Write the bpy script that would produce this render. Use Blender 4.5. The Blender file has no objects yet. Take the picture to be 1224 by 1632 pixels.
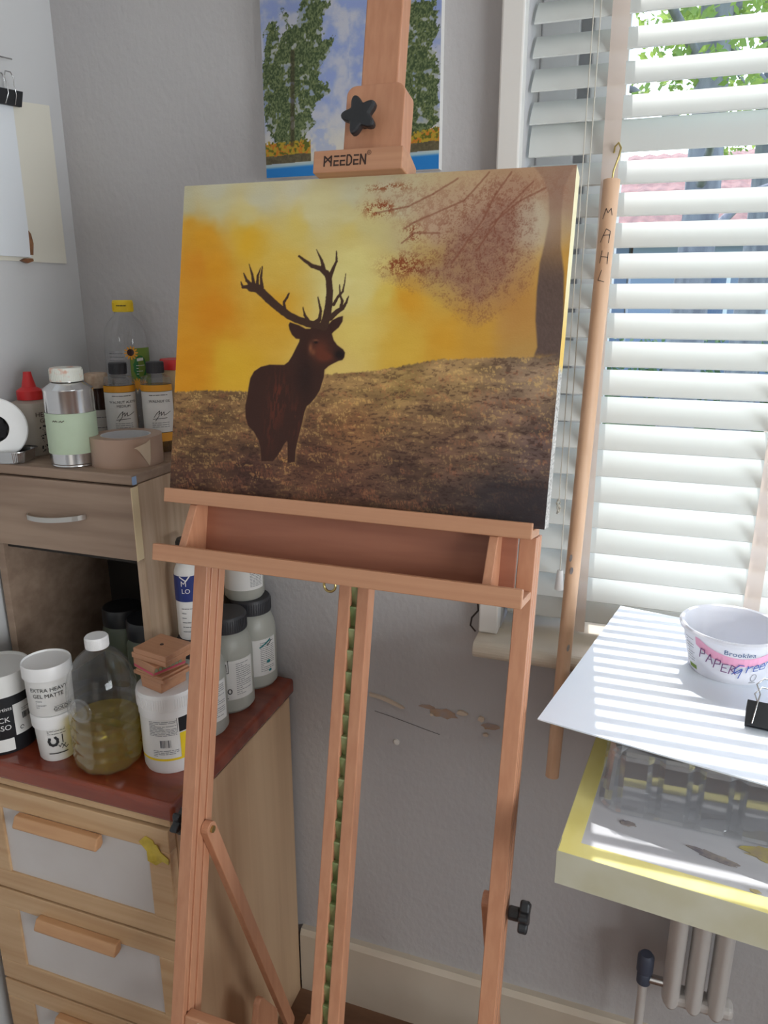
import bpy, bmesh, math, random
import numpy as np
from mathutils import Vector, Matrix
random.seed(7); rng = np.random.default_rng(7)
S = bpy.context.scene; C = S.collection
PI = math.pi; R = math.radians

# ---------------------------------------------------------------- camera
cam = bpy.data.cameras.new('camera'); cam.sensor_width = 36; cam.lens = 1195/1632*36
cam.clip_start = 0.02; cam.clip_end = 200
co = bpy.data.objects.new('camera', cam); C.objects.link(co)
PITCH = math.atan(346/1195); YAW = R(19.2)
co.location = (0, 0, 1.5); co.rotation_euler = (PI/2-PITCH, 0, YAW)
S.camera = co
# ---------------------------------------------------------------- sky, sun, light, exposure
W = bpy.data.worlds.new('sky'); S.world = W; W.use_nodes = True
nt = W.node_tree; bg = nt.nodes['Background']
sk = nt.nodes.new('ShaderNodeTexSky'); sk.sky_type = 'NISHITA'; sk.sun_disc = False
sk.sun_elevation = R(56); sk.sun_rotation = R(0); sk.air_density = 1.2; sk.dust_density = 1.5
nt.links.new(sk.outputs[0], bg.inputs[0]); bg.inputs[1].default_value = 0.7
sd = bpy.data.lights.new('sun', 'SUN'); sd.energy = 4.2; sd.angle = R(0.3); sd.color = (1.0, 0.98, 0.95)
so = bpy.data.objects.new('sun', sd); C.objects.link(so); so.location = (0.5, 6, 8)
ELEV = R(56.6)
tv = Vector((0.0876*math.cos(ELEV), -math.cos(ELEV), -math.sin(ELEV)))
so.rotation_euler = tv.to_track_quat('-Z', 'Y').to_euler()
# added fill lights with no seen source: from the right-hand wall and from behind
def area(name, loc, rot, sx, sy, e, col):
    d = bpy.data.lights.new(name, 'AREA'); d.shape = 'RECTANGLE'; d.size = sx; d.size_y = sy; d.energy = e; d.color = col
    o = bpy.data.objects.new(name, d); C.objects.link(o); o.location = loc; o.rotation_euler = rot
area('side_fill_light', (1.86, -.35, 1.66), (0, R(95), 0), 1.2, 1.5, 74, (0.90, 0.96, 1.0))
area('rear_fill_light', (0.3, -2.16, 1.2), (R(90), 0, 0), .9, 2.0, 2.5, (1.0, 0.95, 0.88))
vs = S.view_settings
vs.view_transform = 'Standard'; vs.look = 'None'; vs.gamma = 1; vs.use_curve_mapping = False
vs.exposure = 0.12
S.cycles.max_bounces = 12; S.cycles.transparent_max_bounces = 24
S.cycles.caustics_reflective = False; S.cycles.caustics_refractive = False

# ---------------------------------------------------------------- helpers
def lin(c):
    c = c/255.0
    return c/12.92 if c <= 0.04045 else ((c+0.055)/1.055)**2.4
def rgb(r, g, b): return (lin(r), lin(g), lin(b), 1)
def mat(name, col, rough=0.6, metal=0, col2=None, scale=(20, 20, 20), detail=4, bump=0, bscale=None, spec=0.5,
        transl=0, lo=0.35, hi=0.65, attr=None, coat=0):
    m = bpy.data.materials.new(name); m.use_nodes = True
    n = m.node_tree.nodes; l = m.node_tree.links; p = n['Principled BSDF']
    p.inputs['Base Color'].default_value = col; p.inputs['Roughness'].default_value = rough
    p.inputs['Metallic'].default_value = metal; p.inputs['Specular IOR Level'].default_value = spec
    p.inputs['Coat Weight'].default_value = coat
    tc = n.new('ShaderNodeTexCoord')
    def noise(sc, det):
        mp = n.new('ShaderNodeMapping'); mp.inputs['Scale'].default_value = sc
        l.new(tc.outputs['Object'], mp.inputs['Vector'])
        t = n.new('ShaderNodeTexNoise'); t.inputs['Scale'].default_value = 1; t.inputs['Detail'].default_value = det
        l.new(mp.outputs[0], t.inputs['Vector']); return t
    if attr:
        a = n.new('ShaderNodeAttribute'); a.attribute_name = attr
        l.new(a.outputs['Color'], p.inputs['Base Color'])
    elif col2 is not None:
        t = noise(scale, detail); r = n.new('ShaderNodeValToRGB')
        r.color_ramp.elements[0].color = col; r.color_ramp.elements[1].color = col2
        r.color_ramp.elements[0].position = lo; r.color_ramp.elements[1].position = hi
        l.new(t.outputs['Fac'], r.inputs[0]); l.new(r.outputs[0], p.inputs['Base Color'])
    if bump:
        t2 = noise(bscale or scale, 5); b = n.new('ShaderNodeBump'); b.inputs['Strength'].default_value = bump
        b.inputs['Distance'].default_value = 0.003
        l.new(t2.outputs['Fac'], b.inputs['Height']); l.new(b.outputs[0], p.inputs['Normal'])
    if transl:
        out = n['Material Output']; tr = n.new('ShaderNodeBsdfTranslucent'); tr.inputs[0].default_value = col
        mx = n.new('ShaderNodeMixShader'); mx.inputs[0].default_value = transl
        l.new(p.outputs[0], mx.inputs[1]); l.new(tr.outputs[0], mx.inputs[2]); l.new(mx.outputs[0], out.inputs[0])
    return m
def clear(name, tint, rough=0.05, edge=0.55, base=0.05, body=(0.9, 0.9, 0.9, 1), gl=0.7):
    # thin clear wall: transmits straight through, glossier and denser towards grazing angles
    m = bpy.data.materials.new(name); m.use_nodes = True
    n = m.node_tree.nodes; l = m.node_tree.links; out = n['Material Output']; p = n['Principled BSDF']
    p.inputs['Base Color'].default_value = body; p.inputs['Roughness'].default_value = rough
    t = n.new('ShaderNodeBsdfTransparent'); t.inputs[0].default_value = tint
    g = n.new('ShaderNodeBsdfGlossy'); g.inputs['Roughness'].default_value = rough
    lw = n.new('ShaderNodeLayerWeight'); lw.inputs[0].default_value = 0.35
    m1 = n.new('ShaderNodeMath'); m1.operation = 'MULTIPLY_ADD'; m1.inputs[1].default_value = edge; m1.inputs[2].default_value = base
    l.new(lw.outputs['Facing'], m1.inputs[0])
    mix0 = n.new('ShaderNodeMixShader'); mix0.inputs[0].default_value = gl
    l.new(p.outputs[0], mix0.inputs[1]); l.new(g.outputs[0], mix0.inputs[2])
    mx = n.new('ShaderNodeMixShader'); l.new(m1.outputs[0], mx.inputs[0])
    l.new(t.outputs[0], mx.inputs[1]); l.new(mix0.outputs[0], mx.inputs[2]); l.new(mx.outputs[0], out.inputs[0])
    return m

class MB:
    def __init__(s): s.v = []; s.f = []
    def add(s, v, f):
        o = len(s.v); s.v += [tuple(map(float, x)) for x in v]; s.f += [tuple(i+o for i in q) for q in f]; return s
    def box(s, x0, x1, y0, y1, z0, z1, fn=None):
        v = [(x, y, z) for z in (z0, z1) for y in (y0, y1) for x in (x0, x1)]
        if fn: v = [fn(*p) for p in v]
        return s.add(v, [(0, 2, 3, 1), (4, 5, 7, 6), (0, 1, 5, 4), (2, 6, 7, 3), (0, 4, 6, 2), (1, 3, 7, 5)])
    def prism(s, poly, h0, h1, fn):           # poly (a,b) extruded along c : fn(a,b,c)
        k = len(poly); v = [fn(a, b, h0) for a, b in poly]+[fn(a, b, h1) for a, b in poly]
        f = [tuple(range(k))[::-1], tuple(range(k, 2*k))]+[(i, (i+1) % k, k+(i+1) % k, k+i) for i in range(k)]
        return s.add(v, f)
    def lathe(s, prof, seg=40, c=(0, 0, 0), fn=None):
        v = []; f = []; rows = []
        for r, z in prof:
            if r < 1e-6: rows.append([len(v)]); v.append((c[0], c[1], c[2]+z))
            else:
                rows.append(list(range(len(v), len(v)+seg)))
                for i in range(seg):
                    a = 2*PI*i/seg; v.append((c[0]+r*math.cos(a), c[1]+r*math.sin(a), c[2]+z))
        for A, B in zip(rows, rows[1:]):
            for i in range(seg):
                j = (i+1) % seg
                if len(A) == 1 and len(B) == 1: continue
                if len(A) == 1: f.append((A[0], B[j], B[i]))
                elif len(B) == 1: f.append((A[i], A[j], B[0]))
                else: f.append((A[i], A[j], B[j], B[i]))
        if fn: v = [fn(*p) for p in v]
        return s.add(v, f)
    def tube(s, pts, r, seg=10, r1=None):
        pts = [Vector(p) for p in pts]; n = len(pts); v = []; f = []
        prev = None
        for i, p in enumerate(pts):
            d = (pts[min(i+1, n-1)]-pts[max(i-1, 0)]).normalized()
            if prev is None:
                a = d.orthogonal().normalized()
            else:
                a = (prev-d*prev.dot(d)).normalized()
            prev = a; b = d.cross(a)
            rr = r if r1 is None else r+(r1-r)*i/(n-1)
            for k in range(seg):
                t = 2*PI*k/seg; v.append(p+a*rr*math.cos(t)+b*rr*math.sin(t))
        for i in range(n-1):
            for k in range(seg):
                j = (k+1) % seg; f.append((i*seg+k, i*seg+j, (i+1)*seg+j, (i+1)*seg+k))
        f.append(tuple(range(seg))[::-1]); f.append(tuple(range((n-1)*seg, n*seg)))
        return s.add(v, f)
    def wrap(s, r, a0, a1, z0, z1, seg=16, c=(0, 0), r1=None, zf=None):  # strip on a cylinder
        v = []; f = []
        for i in range(seg+1):
            a = a0+(a1-a0)*i/seg
            za, zb = (z0, z1) if zf is None else zf(i/seg)
            v += [(c[0]+r*math.cos(a), c[1]+r*math.sin(a), za), (c[0]+(r1 or r)*math.cos(a), c[1]+(r1 or r)*math.sin(a), zb)]
        for i in range(seg): f.append((2*i, 2*i+2, 2*i+3, 2*i+1))
        return s.add(v, f)
    def ribbon(s, strokes, w, fn):            # 2-d pen strokes of width w, mapped by fn(x,y)
        for st in strokes:
            for (x0, y0), (x1, y1) in zip(st, st[1:]):
                d = math.hypot(x1-x0, y1-y0) or 1e-9; nx, ny = -(y1-y0)/d*w/2, (x1-x0)/d*w/2
                ex, ey = (x1-x0)/d*w*0.3, (y1-y0)/d*w*0.3
                k = max(1, int(d/.0025)) if d < .2 else 1; q = []
                for i in range(k+1):
                    px, py = x0-ex+(x1-x0+2*ex)*i/k, y0-ey+(y1-y0+2*ey)*i/k
                    q += [fn(px+nx, py+ny), fn(px-nx, py-ny)]
                s.add(q, [(2*i, 2*i+1, 2*i+3, 2*i+2) for i in range(k)])
        return s
def obj(name, mb, m, parent=None, smooth=None, bevel=0, world=False, seg=2):
    me = bpy.data.meshes.new(name)
    v = mb.v
    if world and parent is not None:
        root = parent if parent.parent is None else parent.parent
        L = root.location; v = [(x-L[0], y-L[1], z-L[2]) for x, y, z in v]
    me.from_pydata(v, [], mb.f); me.update()
    b = bmesh.new(); b.from_mesh(me); bmesh.ops.recalc_face_normals(b, faces=b.faces); b.to_mesh(me); b.free()
    me.materials.append(m)
    if smooth is not None:
        for p in me.polygons: p.use_smooth = True
        me.set_sharp_from_angle(angle=R(smooth))
    o = bpy.data.objects.new(name, me); C.objects.link(o)
    if parent is not None: o.parent = parent
    if bevel:
        bv = o.modifiers.new('bevel', 'BEVEL'); bv.width = bevel; bv.segments = seg; bv.limit_method = 'ANGLE'; bv.angle_limit = R(40)
    return o
def thing(name, label, cat, loc, group=None, rz=0):
    o = bpy.data.objects.new(name, None); C.objects.link(o); o.location = loc; o.rotation_euler = (0, 0, rz)
    o.empty_display_size = 0.05
    o['label'] = label; o['category'] = cat
    if group: o['group'] = group
    return o
def struct(name, mb, m, parent=None, **k):
    o = obj(name, mb, m, parent, **k)
    if parent is None: o['kind'] = 'structure'
    return o
_tc = {}
def text(s, size=1.0, align='CENTER'):
    if (s, align) not in _tc:
        cu = bpy.data.curves.new('txt', 'FONT'); cu.body = s; cu.align_x = align; cu.size = 1; cu.resolution_u = 3
        o = bpy.data.objects.new('txt', cu); C.objects.link(o)
        bpy.context.view_layer.update(); dg = bpy.context.evaluated_depsgraph_get()
        e = o.evaluated_get(dg); me = e.to_mesh()
        _tc[(s, align)] = ([(v.co.x, v.co.y) for v in me.vertices], [tuple(p.vertices) for p in me.polygons])
        e.to_mesh_clear(); bpy.data.objects.remove(o); bpy.data.curves.remove(cu)
    v, f = _tc[(s, align)]
    return [(x*size, y*size) for x, y in v], f
def cyl(r, a, z, rx=1.0): return lambda x, y: (r*math.cos(a+x/r*rx), r*math.sin(a+x/r*rx), z+y)
def put_text(mb, s, size, fn, align='CENTER', dx=0, dy=0, sx=1):
    v, f = text(s, size, align); mb.add([fn(x*sx+dx, y+dy) for x, y in v], f)
def face(x, y): return math.atan2(-y, -x)    # bearing of the photographer from (x,y)
def fine_print(mb, fn, x0, x1, y0, y1, rows, h):
    r_ = random.Random(rows*31+int(x1*1e4))
    for i in range(rows):
        y = y1-(y1-y0)*(i+0.5)/rows; x = x0
        while x < x1:
            w = r_.uniform(.08, .3)*(x1-x0); xe = min(x+w, x1)
            v = [fn(x+(xe-x)*t, yy) for t in (0, .5, 1) for yy in (y-h/2, y+h/2)]
            mb.add(v, [(0, 2, 3, 1), (2, 4, 5, 3)]); x = xe+.03*(x1-x0)
            if r_.random() < .1: break

# ---------------------------------------------------------------- materials
M = {}
M['wall'] = mat('wall_lilac_grey_woodchip', rgb(190, 187, 186), .9, bump=.5, bscale=(90, 90, 60), col2=rgb(184, 181, 181), scale=(3, 3, 3))
M['wall_l'] = mat('wall_smooth_grey', rgb(208, 208, 208), .9, col2=rgb(203, 203, 204), scale=(2, 2, 2))
M['ceil'] = mat('ceiling_white', rgb(225, 222, 218), .9)
M['floor'] = mat('floor_laminate_brown', rgb(104, 74, 56), .5, col2=rgb(126, 92, 70), scale=(4, 40, 4))
M['cream'] = mat('gloss_cream_paint', rgb(205, 192, 172), .45, col2=rgb(212, 200, 182), scale=(6, 6, 6))
M['whitep'] = mat('white_gloss_paint', rgb(226, 222, 216), .35)
M['upvc'] = mat('white_window_plastic', rgb(232, 232, 235), .3)
M['gasket'] = mat('grey_gasket', rgb(196, 198, 204), .5)
M['beech'] = mat('beech_upright', rgb(194, 139, 106), .45, col2=rgb(185, 129, 97), scale=(140, 140, 2.2), detail=3, bump=.05)
M['beechh'] = mat('beech_crossgrain', rgb(192, 141, 107), .45, col2=rgb(183, 131, 98), scale=(2.5, 140, 140), detail=3, bump=.05)
M['beechd'] = mat('beech_tray_board', rgb(160, 104, 80), .5, col2=rgb(148, 94, 72), scale=(6, 100, 60), detail=3)
M['black'] = mat('black_plastic', rgb(38, 40, 43), .35)
M['steel'] = mat('bright_steel', rgb(200, 200, 200), .25, 1)
M['brass'] = mat('brass', rgb(190, 170, 110), .3, 1)
M['green'] = mat('green_olive_ratchet_metal', rgb(160, 166, 120), .4, .3, col2=rgb(116, 136, 84), scale=(60, 60, 30))
M['ink'] = mat('dark_brown_print', rgb(62, 42, 34), .7)
M['inkb'] = mat('black_print', rgb(34, 34, 36), .7)
M['inkg'] = mat('grey_print', rgb(120, 120, 124), .7)
M['birch'] = mat('birch_veneer', rgb(212, 180, 144), .5, col2=rgb(190, 154, 120), scale=(14, 22, .6), detail=3)
M['birchh'] = mat('birch_rail', rgb(204, 170, 130), .5, col2=rgb(190, 152, 112), scale=(3, 60, 60), detail=3)
M['handle'] = mat('oiled_birch_handle', rgb(198, 152, 110), .5, col2=rgb(184, 136, 96), scale=(6, 60, 60), detail=3)
M['frost'] = mat('frosted_white_plastic', rgb(222, 216, 212), .4, col2=rgb(214, 206, 200), scale=(8, 8, 8), transl=.15)
M['mahog'] = mat('red_mahogany_varnish', rgb(138, 64, 42), .25, col2=rgb(112, 46, 30), scale=(4, 30, 20), detail=4, coat=.25)
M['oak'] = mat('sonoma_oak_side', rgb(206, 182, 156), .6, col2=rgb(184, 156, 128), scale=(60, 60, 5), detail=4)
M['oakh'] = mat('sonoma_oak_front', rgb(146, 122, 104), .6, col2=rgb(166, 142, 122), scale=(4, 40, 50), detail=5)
M['oakedge'] = mat('pale_oak_edge_strip', rgb(222, 200, 160), .6)
M['dark'] = mat('cabinet_inner_shade', rgb(48, 42, 38), .8)  # near-black tone puts the cabinet's inner shade into the colour
M['blueedge'] = mat('pale_blue_end_cap', rgb(150, 175, 210), .5)
M['alu'] = mat('brushed_nickel', rgb(205, 202, 196), .3, 1)
M['white'] = mat('white_plastic', rgb(232, 230, 228), .4)
M['whitet'] = mat('white_translucent_tub', rgb(236, 234, 230), .4, transl=.15)
M['label'] = mat('white_paper_label', rgb(226, 224, 220), .6)
M['jar'] = mat('milky_plastic_jar', rgb(196, 196, 186), .35, transl=.25)
M['cap'] = mat('dark_grey_ribbed_cap', rgb(54, 54, 58), .5)
M['blackl'] = mat('black_label', rgb(28, 30, 34), .45)
M['yellow'] = mat('yellow_label', rgb(238, 205, 40), .5)
M['orange'] = mat('orange_band', rgb(232, 160, 40), .5)
M['amber'] = clear('amber_oil', (.86, .66, .26, 1), .1, .35, .12, rgb(200, 150, 60))
M['oil'] = clear('pale_yellow_oil', (.93, .84, .36, 1), .08, .30, .10, rgb(225, 200, 60), .35)
M['pet'] = clear('clear_bottle_plastic', (.97, .97, .97, 1), .06, .42, .035, rgb(215, 215, 212))
M['petg'] = clear('clear_medium', (.88, .86, .86, 1), .08, .4, .1, rgb(190, 185, 185))
M['glass'] = clear('window_glass', (.97, .98, .98, 1), .0, .08, .01)
M['clearbox'] = clear('clear_crystal_plastic', (.97, .98, .99, 1), .03, .42, .15, rgb(235, 240, 245), .9)
M['red'] = mat('red_plastic', rgb(208, 42, 44), .4)
M['squeeze'] = mat('cloudy_squeeze_bottle', rgb(196, 184, 170), .4, transl=.3)
M['tin'] = mat('shiny_tin', rgb(214, 214, 214), .2, 1)
M['pgreen'] = mat('pale_green_paper', rgb(190, 206, 180), .7, col2=rgb(182, 198, 170), scale=(20, 20, 20))
M['tape'] = mat('brown_parcel_tape', rgb(178, 148, 128), .35)
M['core'] = mat('white_card_core', rgb(215, 215, 218), .8)
M['masking'] = mat('cream_paper_tape', rgb(216, 196, 170), .7)
M['ytape'] = mat('yellow_masking_tape', rgb(236, 226, 150), .6, col2=rgb(226, 212, 122), scale=(20, 8, 20), detail=3)
M['ytape2'] = mat('faded_yellow_tape', rgb(200, 196, 176), .65, col2=rgb(190, 184, 156), scale=(16, 16, 16), detail=3)
M['scrap'] = mat('ochre_tape_scrap', rgb(206, 180, 70), .5, col2=rgb(178, 152, 48), scale=(50, 50, 50))
M['foil'] = mat('aluminium_foil_tray', rgb(205, 205, 205), .25, 1, bump=.2, bscale=(150, 150, 150))
M['jarbrown'] = mat('brown_glass', rgb(60, 40, 36), .2)
M['beigelid'] = mat('beige_stained_lid', rgb(206, 184, 160), .6, col2=rgb(170, 140, 116), scale=(60, 60, 60))
M['lgreen'] = mat('leaf_green_label', rgb(112, 140, 52), .5)
M['dgreen'] = mat('deep_green_label', rgb(28, 110, 48), .5)
M['spray'] = mat('navy_blue_label', rgb(34, 50, 116), .45)
M['slat'] = mat('cream_white_slat', rgb(222, 224, 220), .6, transl=.03, spec=.2)
M['strap'] = mat('blind_tape_fabric', rgb(222, 206, 194), .8, transl=.3)
M['cord'] = mat('blind_cord', rgb(206, 202, 190), .8)
M['board'] = mat('white_mount_board', rgb(226, 233, 242), .5)
M['bedge'] = mat('grey_board_edge', rgb(168, 158, 150), .8)
M['ttop'] = mat('paint_smeared_worktop', rgb(206, 206, 210), .3, col2=rgb(186, 186, 192), scale=(3, 14, 3), detail=6)
M['smear'] = mat('dried_grey_paint', rgb(110, 106, 120), .6, col2=rgb(170, 160, 150), scale=(60, 60, 60))
M['ysmear'] = mat('dried_ochre_paint', rgb(196, 184, 110), .6, col2=rgb(176, 160, 130), scale=(60, 60, 60))
M['pot'] = mat('white_yogurt_pot', rgb(236, 236, 240), .35, transl=.35)
M['pink'] = mat('pink_label', rgb(240, 170, 200), .5)
M['purple'] = mat('purple_marker', rgb(120, 70, 120), .6)
M['bluem'] = mat('blue_marker', rgb(60, 90, 170), .6)
M['navyink'] = mat('navy_print', rgb(40, 84, 130), .6)
M['paper'] = mat('cream_paper', rgb(226, 222, 208), .8)
M['paperw'] = mat('white_paper', rgb(226, 230, 234), .8)
M['btape'] = mat('brown_gum_tape', rgb(150, 104, 66), .5, col2=rgb(110, 72, 50), scale=(60, 60, 60))
M['dowel'] = mat('pine_dowel', rgb(224, 186, 154), .55, col2=rgb(210, 168, 134), scale=(60, 60, 4), detail=3)
M['radiator'] = mat('radiator_enamel', rgb(210, 205, 200), .35)
M['valve'] = mat('dark_valve', rgb(70, 76, 92), .5)
M['flake'] = mat('pale_paint_flake', rgb(208, 190, 170), .8)
M['plaster'] = mat('bare_orange_plaster', rgb(176, 146, 122), .9, col2=rgb(166, 150, 142), scale=(40, 40, 40))
M['crack'] = mat('dark_crack', rgb(70, 62, 62), .9)
M['side'] = mat('canvas_edge_paint', (1, 1, 1, 1), .8, attr='Col', bump=.3, bscale=(400, 400, 400))
M['paint'] = mat('oil_paint', (1, 1, 1, 1), .62, attr='Col', bump=.12, bscale=(500, 500, 500), spec=.25)
M['paint2'] = mat('oil_paint_landscape', (1, 1, 1, 1), .6, attr='Col', bump=.12, bscale=(500, 500, 500), spec=.25)
M['bark'] = mat('grey_bark_hazed', rgb(150, 146, 150), .9, col2=rgb(112, 108, 116), scale=(12, 12, 3))  # bark and leaf colours lightened to stand in for outdoor haze
M['leaf'] = mat('leaves_hazed', rgb(158, 180, 92), .6, col2=rgb(112, 142, 74), scale=(2, 2, 2), transl=.4)
M['leafd'] = mat('leaves_dark', rgb(84, 112, 80), .6, col2=rgb(118, 146, 92), scale=(2, 2, 2), transl=.3)
M['roof'] = mat('pink_roof_tiles', rgb(150, 104, 96), .8, col2=rgb(122, 84, 80), scale=(8, 8, 8))
M['brick'] = mat('house_wall_hazed', rgb(140, 150, 172), .8)  # blue shade and haze put into the wall colour
M['grass'] = mat('lawn', rgb(84, 104, 50), .9, col2=rgb(60, 84, 40), scale=(3, 3, 3))
M['plug'] = mat('black_plug', rgb(30, 28, 30), .9)
M['mclear'] = clear('frosted_white_wrap', (.92, .92, .93, 1), .2, .45, .10, rgb(215, 215, 220))

# ---------------------------------------------------------------- the setting
YW = 1.21; XL = -1.03; XR = 1.9; YB = -2.2; ZC = 2.5
WX0, WX1, WZ0, WZ1 = -0.205, 1.08, 0.915, 2.28
b = MB().box(XL-.1, XR+.1, YB-.1, 1.42, -.06, 0); struct('floor', b, M['floor'])
b = MB().box(XL-.1, XR+.1, YB-.1, 1.42, ZC, ZC+.06); struct('ceiling', b, M['ceil'])
b = MB().box(XL, WX0, YW, 1.42, 0, ZC).box(WX1, XR, YW, 1.42, 0, ZC).box(WX0, WX1, YW, 1.42, 0, WZ0).box(WX0, WX1, YW, 1.42, WZ1, ZC)
wb = struct('wall_back', b, M['wall'])
b = MB().box(XL-.1, XL, YB, 1.42, 0, ZC); struct('wall_left', b, M['wall_l'])
b = MB().box(XR, XR+.1, YB, 1.42, 0, ZC); struct('wall_right', b, M['wall_l'])
b = MB().box(XL, XR, YB-.1, YB, 0, ZC); struct('wall_rear', b, M['wall_l'])
b = MB().box(1.87, 1.8995, -1.15, .45, .95, 2.35)
w2 = struct('added_window_panel', b, M['upvc'])  # unseen window panel, added to go with the side fill light
struct('door_1', MB().box(-.2, .8, YB+.0005, YB+.03, 0, 2.25), M['whitep'])
b = MB().prism([(1.19, 0), (1.19, .15), (1.197, .161), (1.21, .161), (1.21, 0)], XL+.42, XR, lambda a, b_, c: (c, a, b_))
struct('baseboard_back', b, M['cream'])
# damage on the wall under the window
b = MB()
def wq(px): return [(x, YW-.0012, z) for x, z in px]
def blob(cx, cz, rx, rz, n=14, seed=1):
    r_ = random.Random(seed); return [(cx+rx*math.cos(2*PI*i/n)*r_.uniform(.6, 1.1), cz+rz*math.sin(2*PI*i/n)*r_.uniform(.6, 1.1)) for i in range(n)]
k = [(-.302, .748, .03, .012, 3), (-.335, .757, .02, .005, 4), (-.215, .738, .02, .008, 5), (-.18, .735, .012, .006, 8)]
for cx, cz, rx, rz, sd_ in k: b.add(wq(blob(cx, cz, rx, rz, 14, sd_)), [tuple(range(14))])
struct('bare_plaster', b, M['plaster'], wb)
b = MB().prism([(-.45, .766), (-.42, .763), (-.384, .750), (-.379, .746), (-.384, .7445), (-.425, .757), (-.45, .760)], YW-.006, YW-.001, lambda a, b_, c: (a, c, b_))
for cx, cz, rx, rz, sd_ in [(-.268, .758, .012, .005, 6), (-.232, .753, .008, .006, 7), (-.222, .722, .006, .004, 9), (-.52, .782, .008, .004, 11), (-.325, .744, .004, .003, 12)]:
    b.prism(blob(cx, cz, rx, rz, 10, sd_), YW-.006, YW-.001, lambda a, b_, c: (a, c, b_))
struct('paint_flake', b, M['flake'], wb)
b = MB().ribbon([[(-.44, .727), (-.41, .722), (-.36, .712), (-.31, .702)]], .0010, lambda x, y: (x, YW-.001, y))
b.ribbon([[(-.252, 1.01), (-.247, .985), (-.245, .965), (-.256, .95), (-.258, .935), (-.249, .925)]], .003, lambda x, y: (x, YW-.001, y))
struct('crack', b, M['crack'], wb)
b = MB().lathe([(0, 0), (.006, 0), (.006, .003), (.003, .004), (0, .004)], 12, fn=lambda x, y, z: (-.395+x, YW-z, .668+y))
struct('screw_cap', b, M['whitep'], wb)
# window
b = MB()
b.box(WX0, -.145, 1.33, 1.41, WZ0, WZ1).box(-.125, -.070, 1.32, 1.40, WZ0+.03, WZ1-.04)
b.box(WX1-.06, WX1, 1.33, 1.41, WZ0, WZ1).box(.96, WX1-.06, 1.32, 1.40, WZ0+.03, WZ1-.04)
b.box(-.145, WX1-.06, 1.33, 1.41, WZ0, WZ0+.035).box(-.145, WX1-.06, 1.33, 1.41, WZ1-.05, WZ1)
b.box(-.066, .96, 1.32, 1.40, WZ0+.035, WZ0+.09).box(-.066, .96, 1.32, 1.40, WZ1-.11, WZ1-.05)
win = struct('window_1', b, M['upvc'], bevel=.003)
b = MB().box(-.066, .96, 1.358, 1.362, WZ0+.09, WZ1-.11); struct('window_pane', b, M['glass'], win)
b = MB().box(-.145, -.125, 1.34, 1.40, WZ0+.03, WZ1-.04); struct('gasket', b, M['gasket'], win)
prof = [(1.33, .915), (1.33, .937), (1.15, .937)]+[(1.15-.0148*math.sin(t), .9222+.0148*math.cos(t)) for t in [PI*i/10 for i in range(1, 11)]]+[(1.21, .9074), (1.21, .915)]
b = MB().prism(prof, -.238, 1.12, lambda a, b_, c: (c, a, b_))
struct('trim_2', b, M['cream'], bevel=.001)
b = MB().box(-.238, -.205, 1.18, 1.212, .9375, 2.33).box(-.205, WX1+.04, 1.18, 1.212, WZ1, 2.33).box(WX1, WX1+.04, 1.18, 1.212, .9375, WZ1)
struct('trim_1', b, M['whitep'], bevel=.003)

# ---------------------------------------------------------------- venetian blind
bl = thing('venetian_blind', 'cream white wooden slatted venetian blind half closed in the window', 'window blind', (.42, 1.245, .9375))
TILT = R(45.5); PT = .0436; Z0 = 1.0009
ca, sa = math.cos(TILT)*.025, math.sin(TILT)*.025
prof = [(-.025, -.0012), (-.0125, .0006), (0, .0014), (.0125, .0006), (.025, -.0012), (.025, .0012), (.0125, .0030), (0, .0038), (-.0125, .0030), (-.025, .0012)]
nsl = 0; zc = Z0+.0180
meshcache = None
while zc < 2.22:
    vert = abs(zc-.018-1.698) < .02
    th = R(68) if vert else TILT + R(random.uniform(-1.2, 1.2))
    zz_ = zc-.018+math.sin(th)*.025
    mb = MB().prism(prof, -.200, 1.06, lambda a, b_, c, th=th, z=zz_: (c, 1.246+a*math.cos(th)-b_*math.sin(th), z+a*math.sin(th)+b_*math.cos(th)))
    o = obj('slat', mb, M['slat'], bl, smooth=30, world=True)
    zc += PT; nsl += 1
b = MB().box(-.200, 1.06, 1.238, 1.254, .957, .9985); obj('bottom_rail', b, M['slat'], bl, world=True, bevel=.003)
b = MB().box(-.203, 1.065, 1.218, 1.275, 2.225, 2.275); obj('head_rail', b, M['slat'], bl, world=True, bevel=.003)
for xc, xt in ((-.075, -.083), (.187, .19), (.62, .62), (.98, .98)):
    b = MB().add([(xc-.0118, 1.2235, .945), (xc+.0118, 1.2235, .945), (xt+.0118, 1.2235, 2.22), (xt-.0118, 1.2235, 2.22)], [(0, 1, 2, 3)])
    b.add([(xc-.0118, 1.2685, .945), (xc+.0118, 1.2685, .945), (xt+.0118, 1.2685, 2.22), (xt-.0118, 1.2685, 2.22)], [(0, 1, 2, 3)])
    obj('ladder_tape', b, M['strap'], bl, world=True)
for x, z in ((-.1175, 1.178), (-.108, 1.06)):
    b = MB().tube([(x+.004, 1.200, 2.24), (x+.002, 1.199, 1.8), (x, 1.198, z)], .0009, 6)
    obj('pull_cord', b, M['cord'], bl, smooth=60, world=True)
b = MB().lathe([(0, .034), (.0045, .034), (.0052, .03), (.0075, .002), (.0075, 0), (0, 0)], 16, (-.108, 1.198, 1.028)); obj('cord_tassel', b, M['white'], bl, smooth=40, world=True)
b = MB()
for i in range(3): b.tube([(-.1175+.004*math.cos(t)*(1 if i % 2 else .6), 1.198+.003*math.sin(t), 1.178-.006*i-.005*math.sin(t+i)) for t in [2*PI*j/10 for j in range(10)]], .0011, 6)
b.tube([(-.1175, 1.198, 1.165), (-.119, 1.198, 1.158)], .002, 6)
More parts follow.
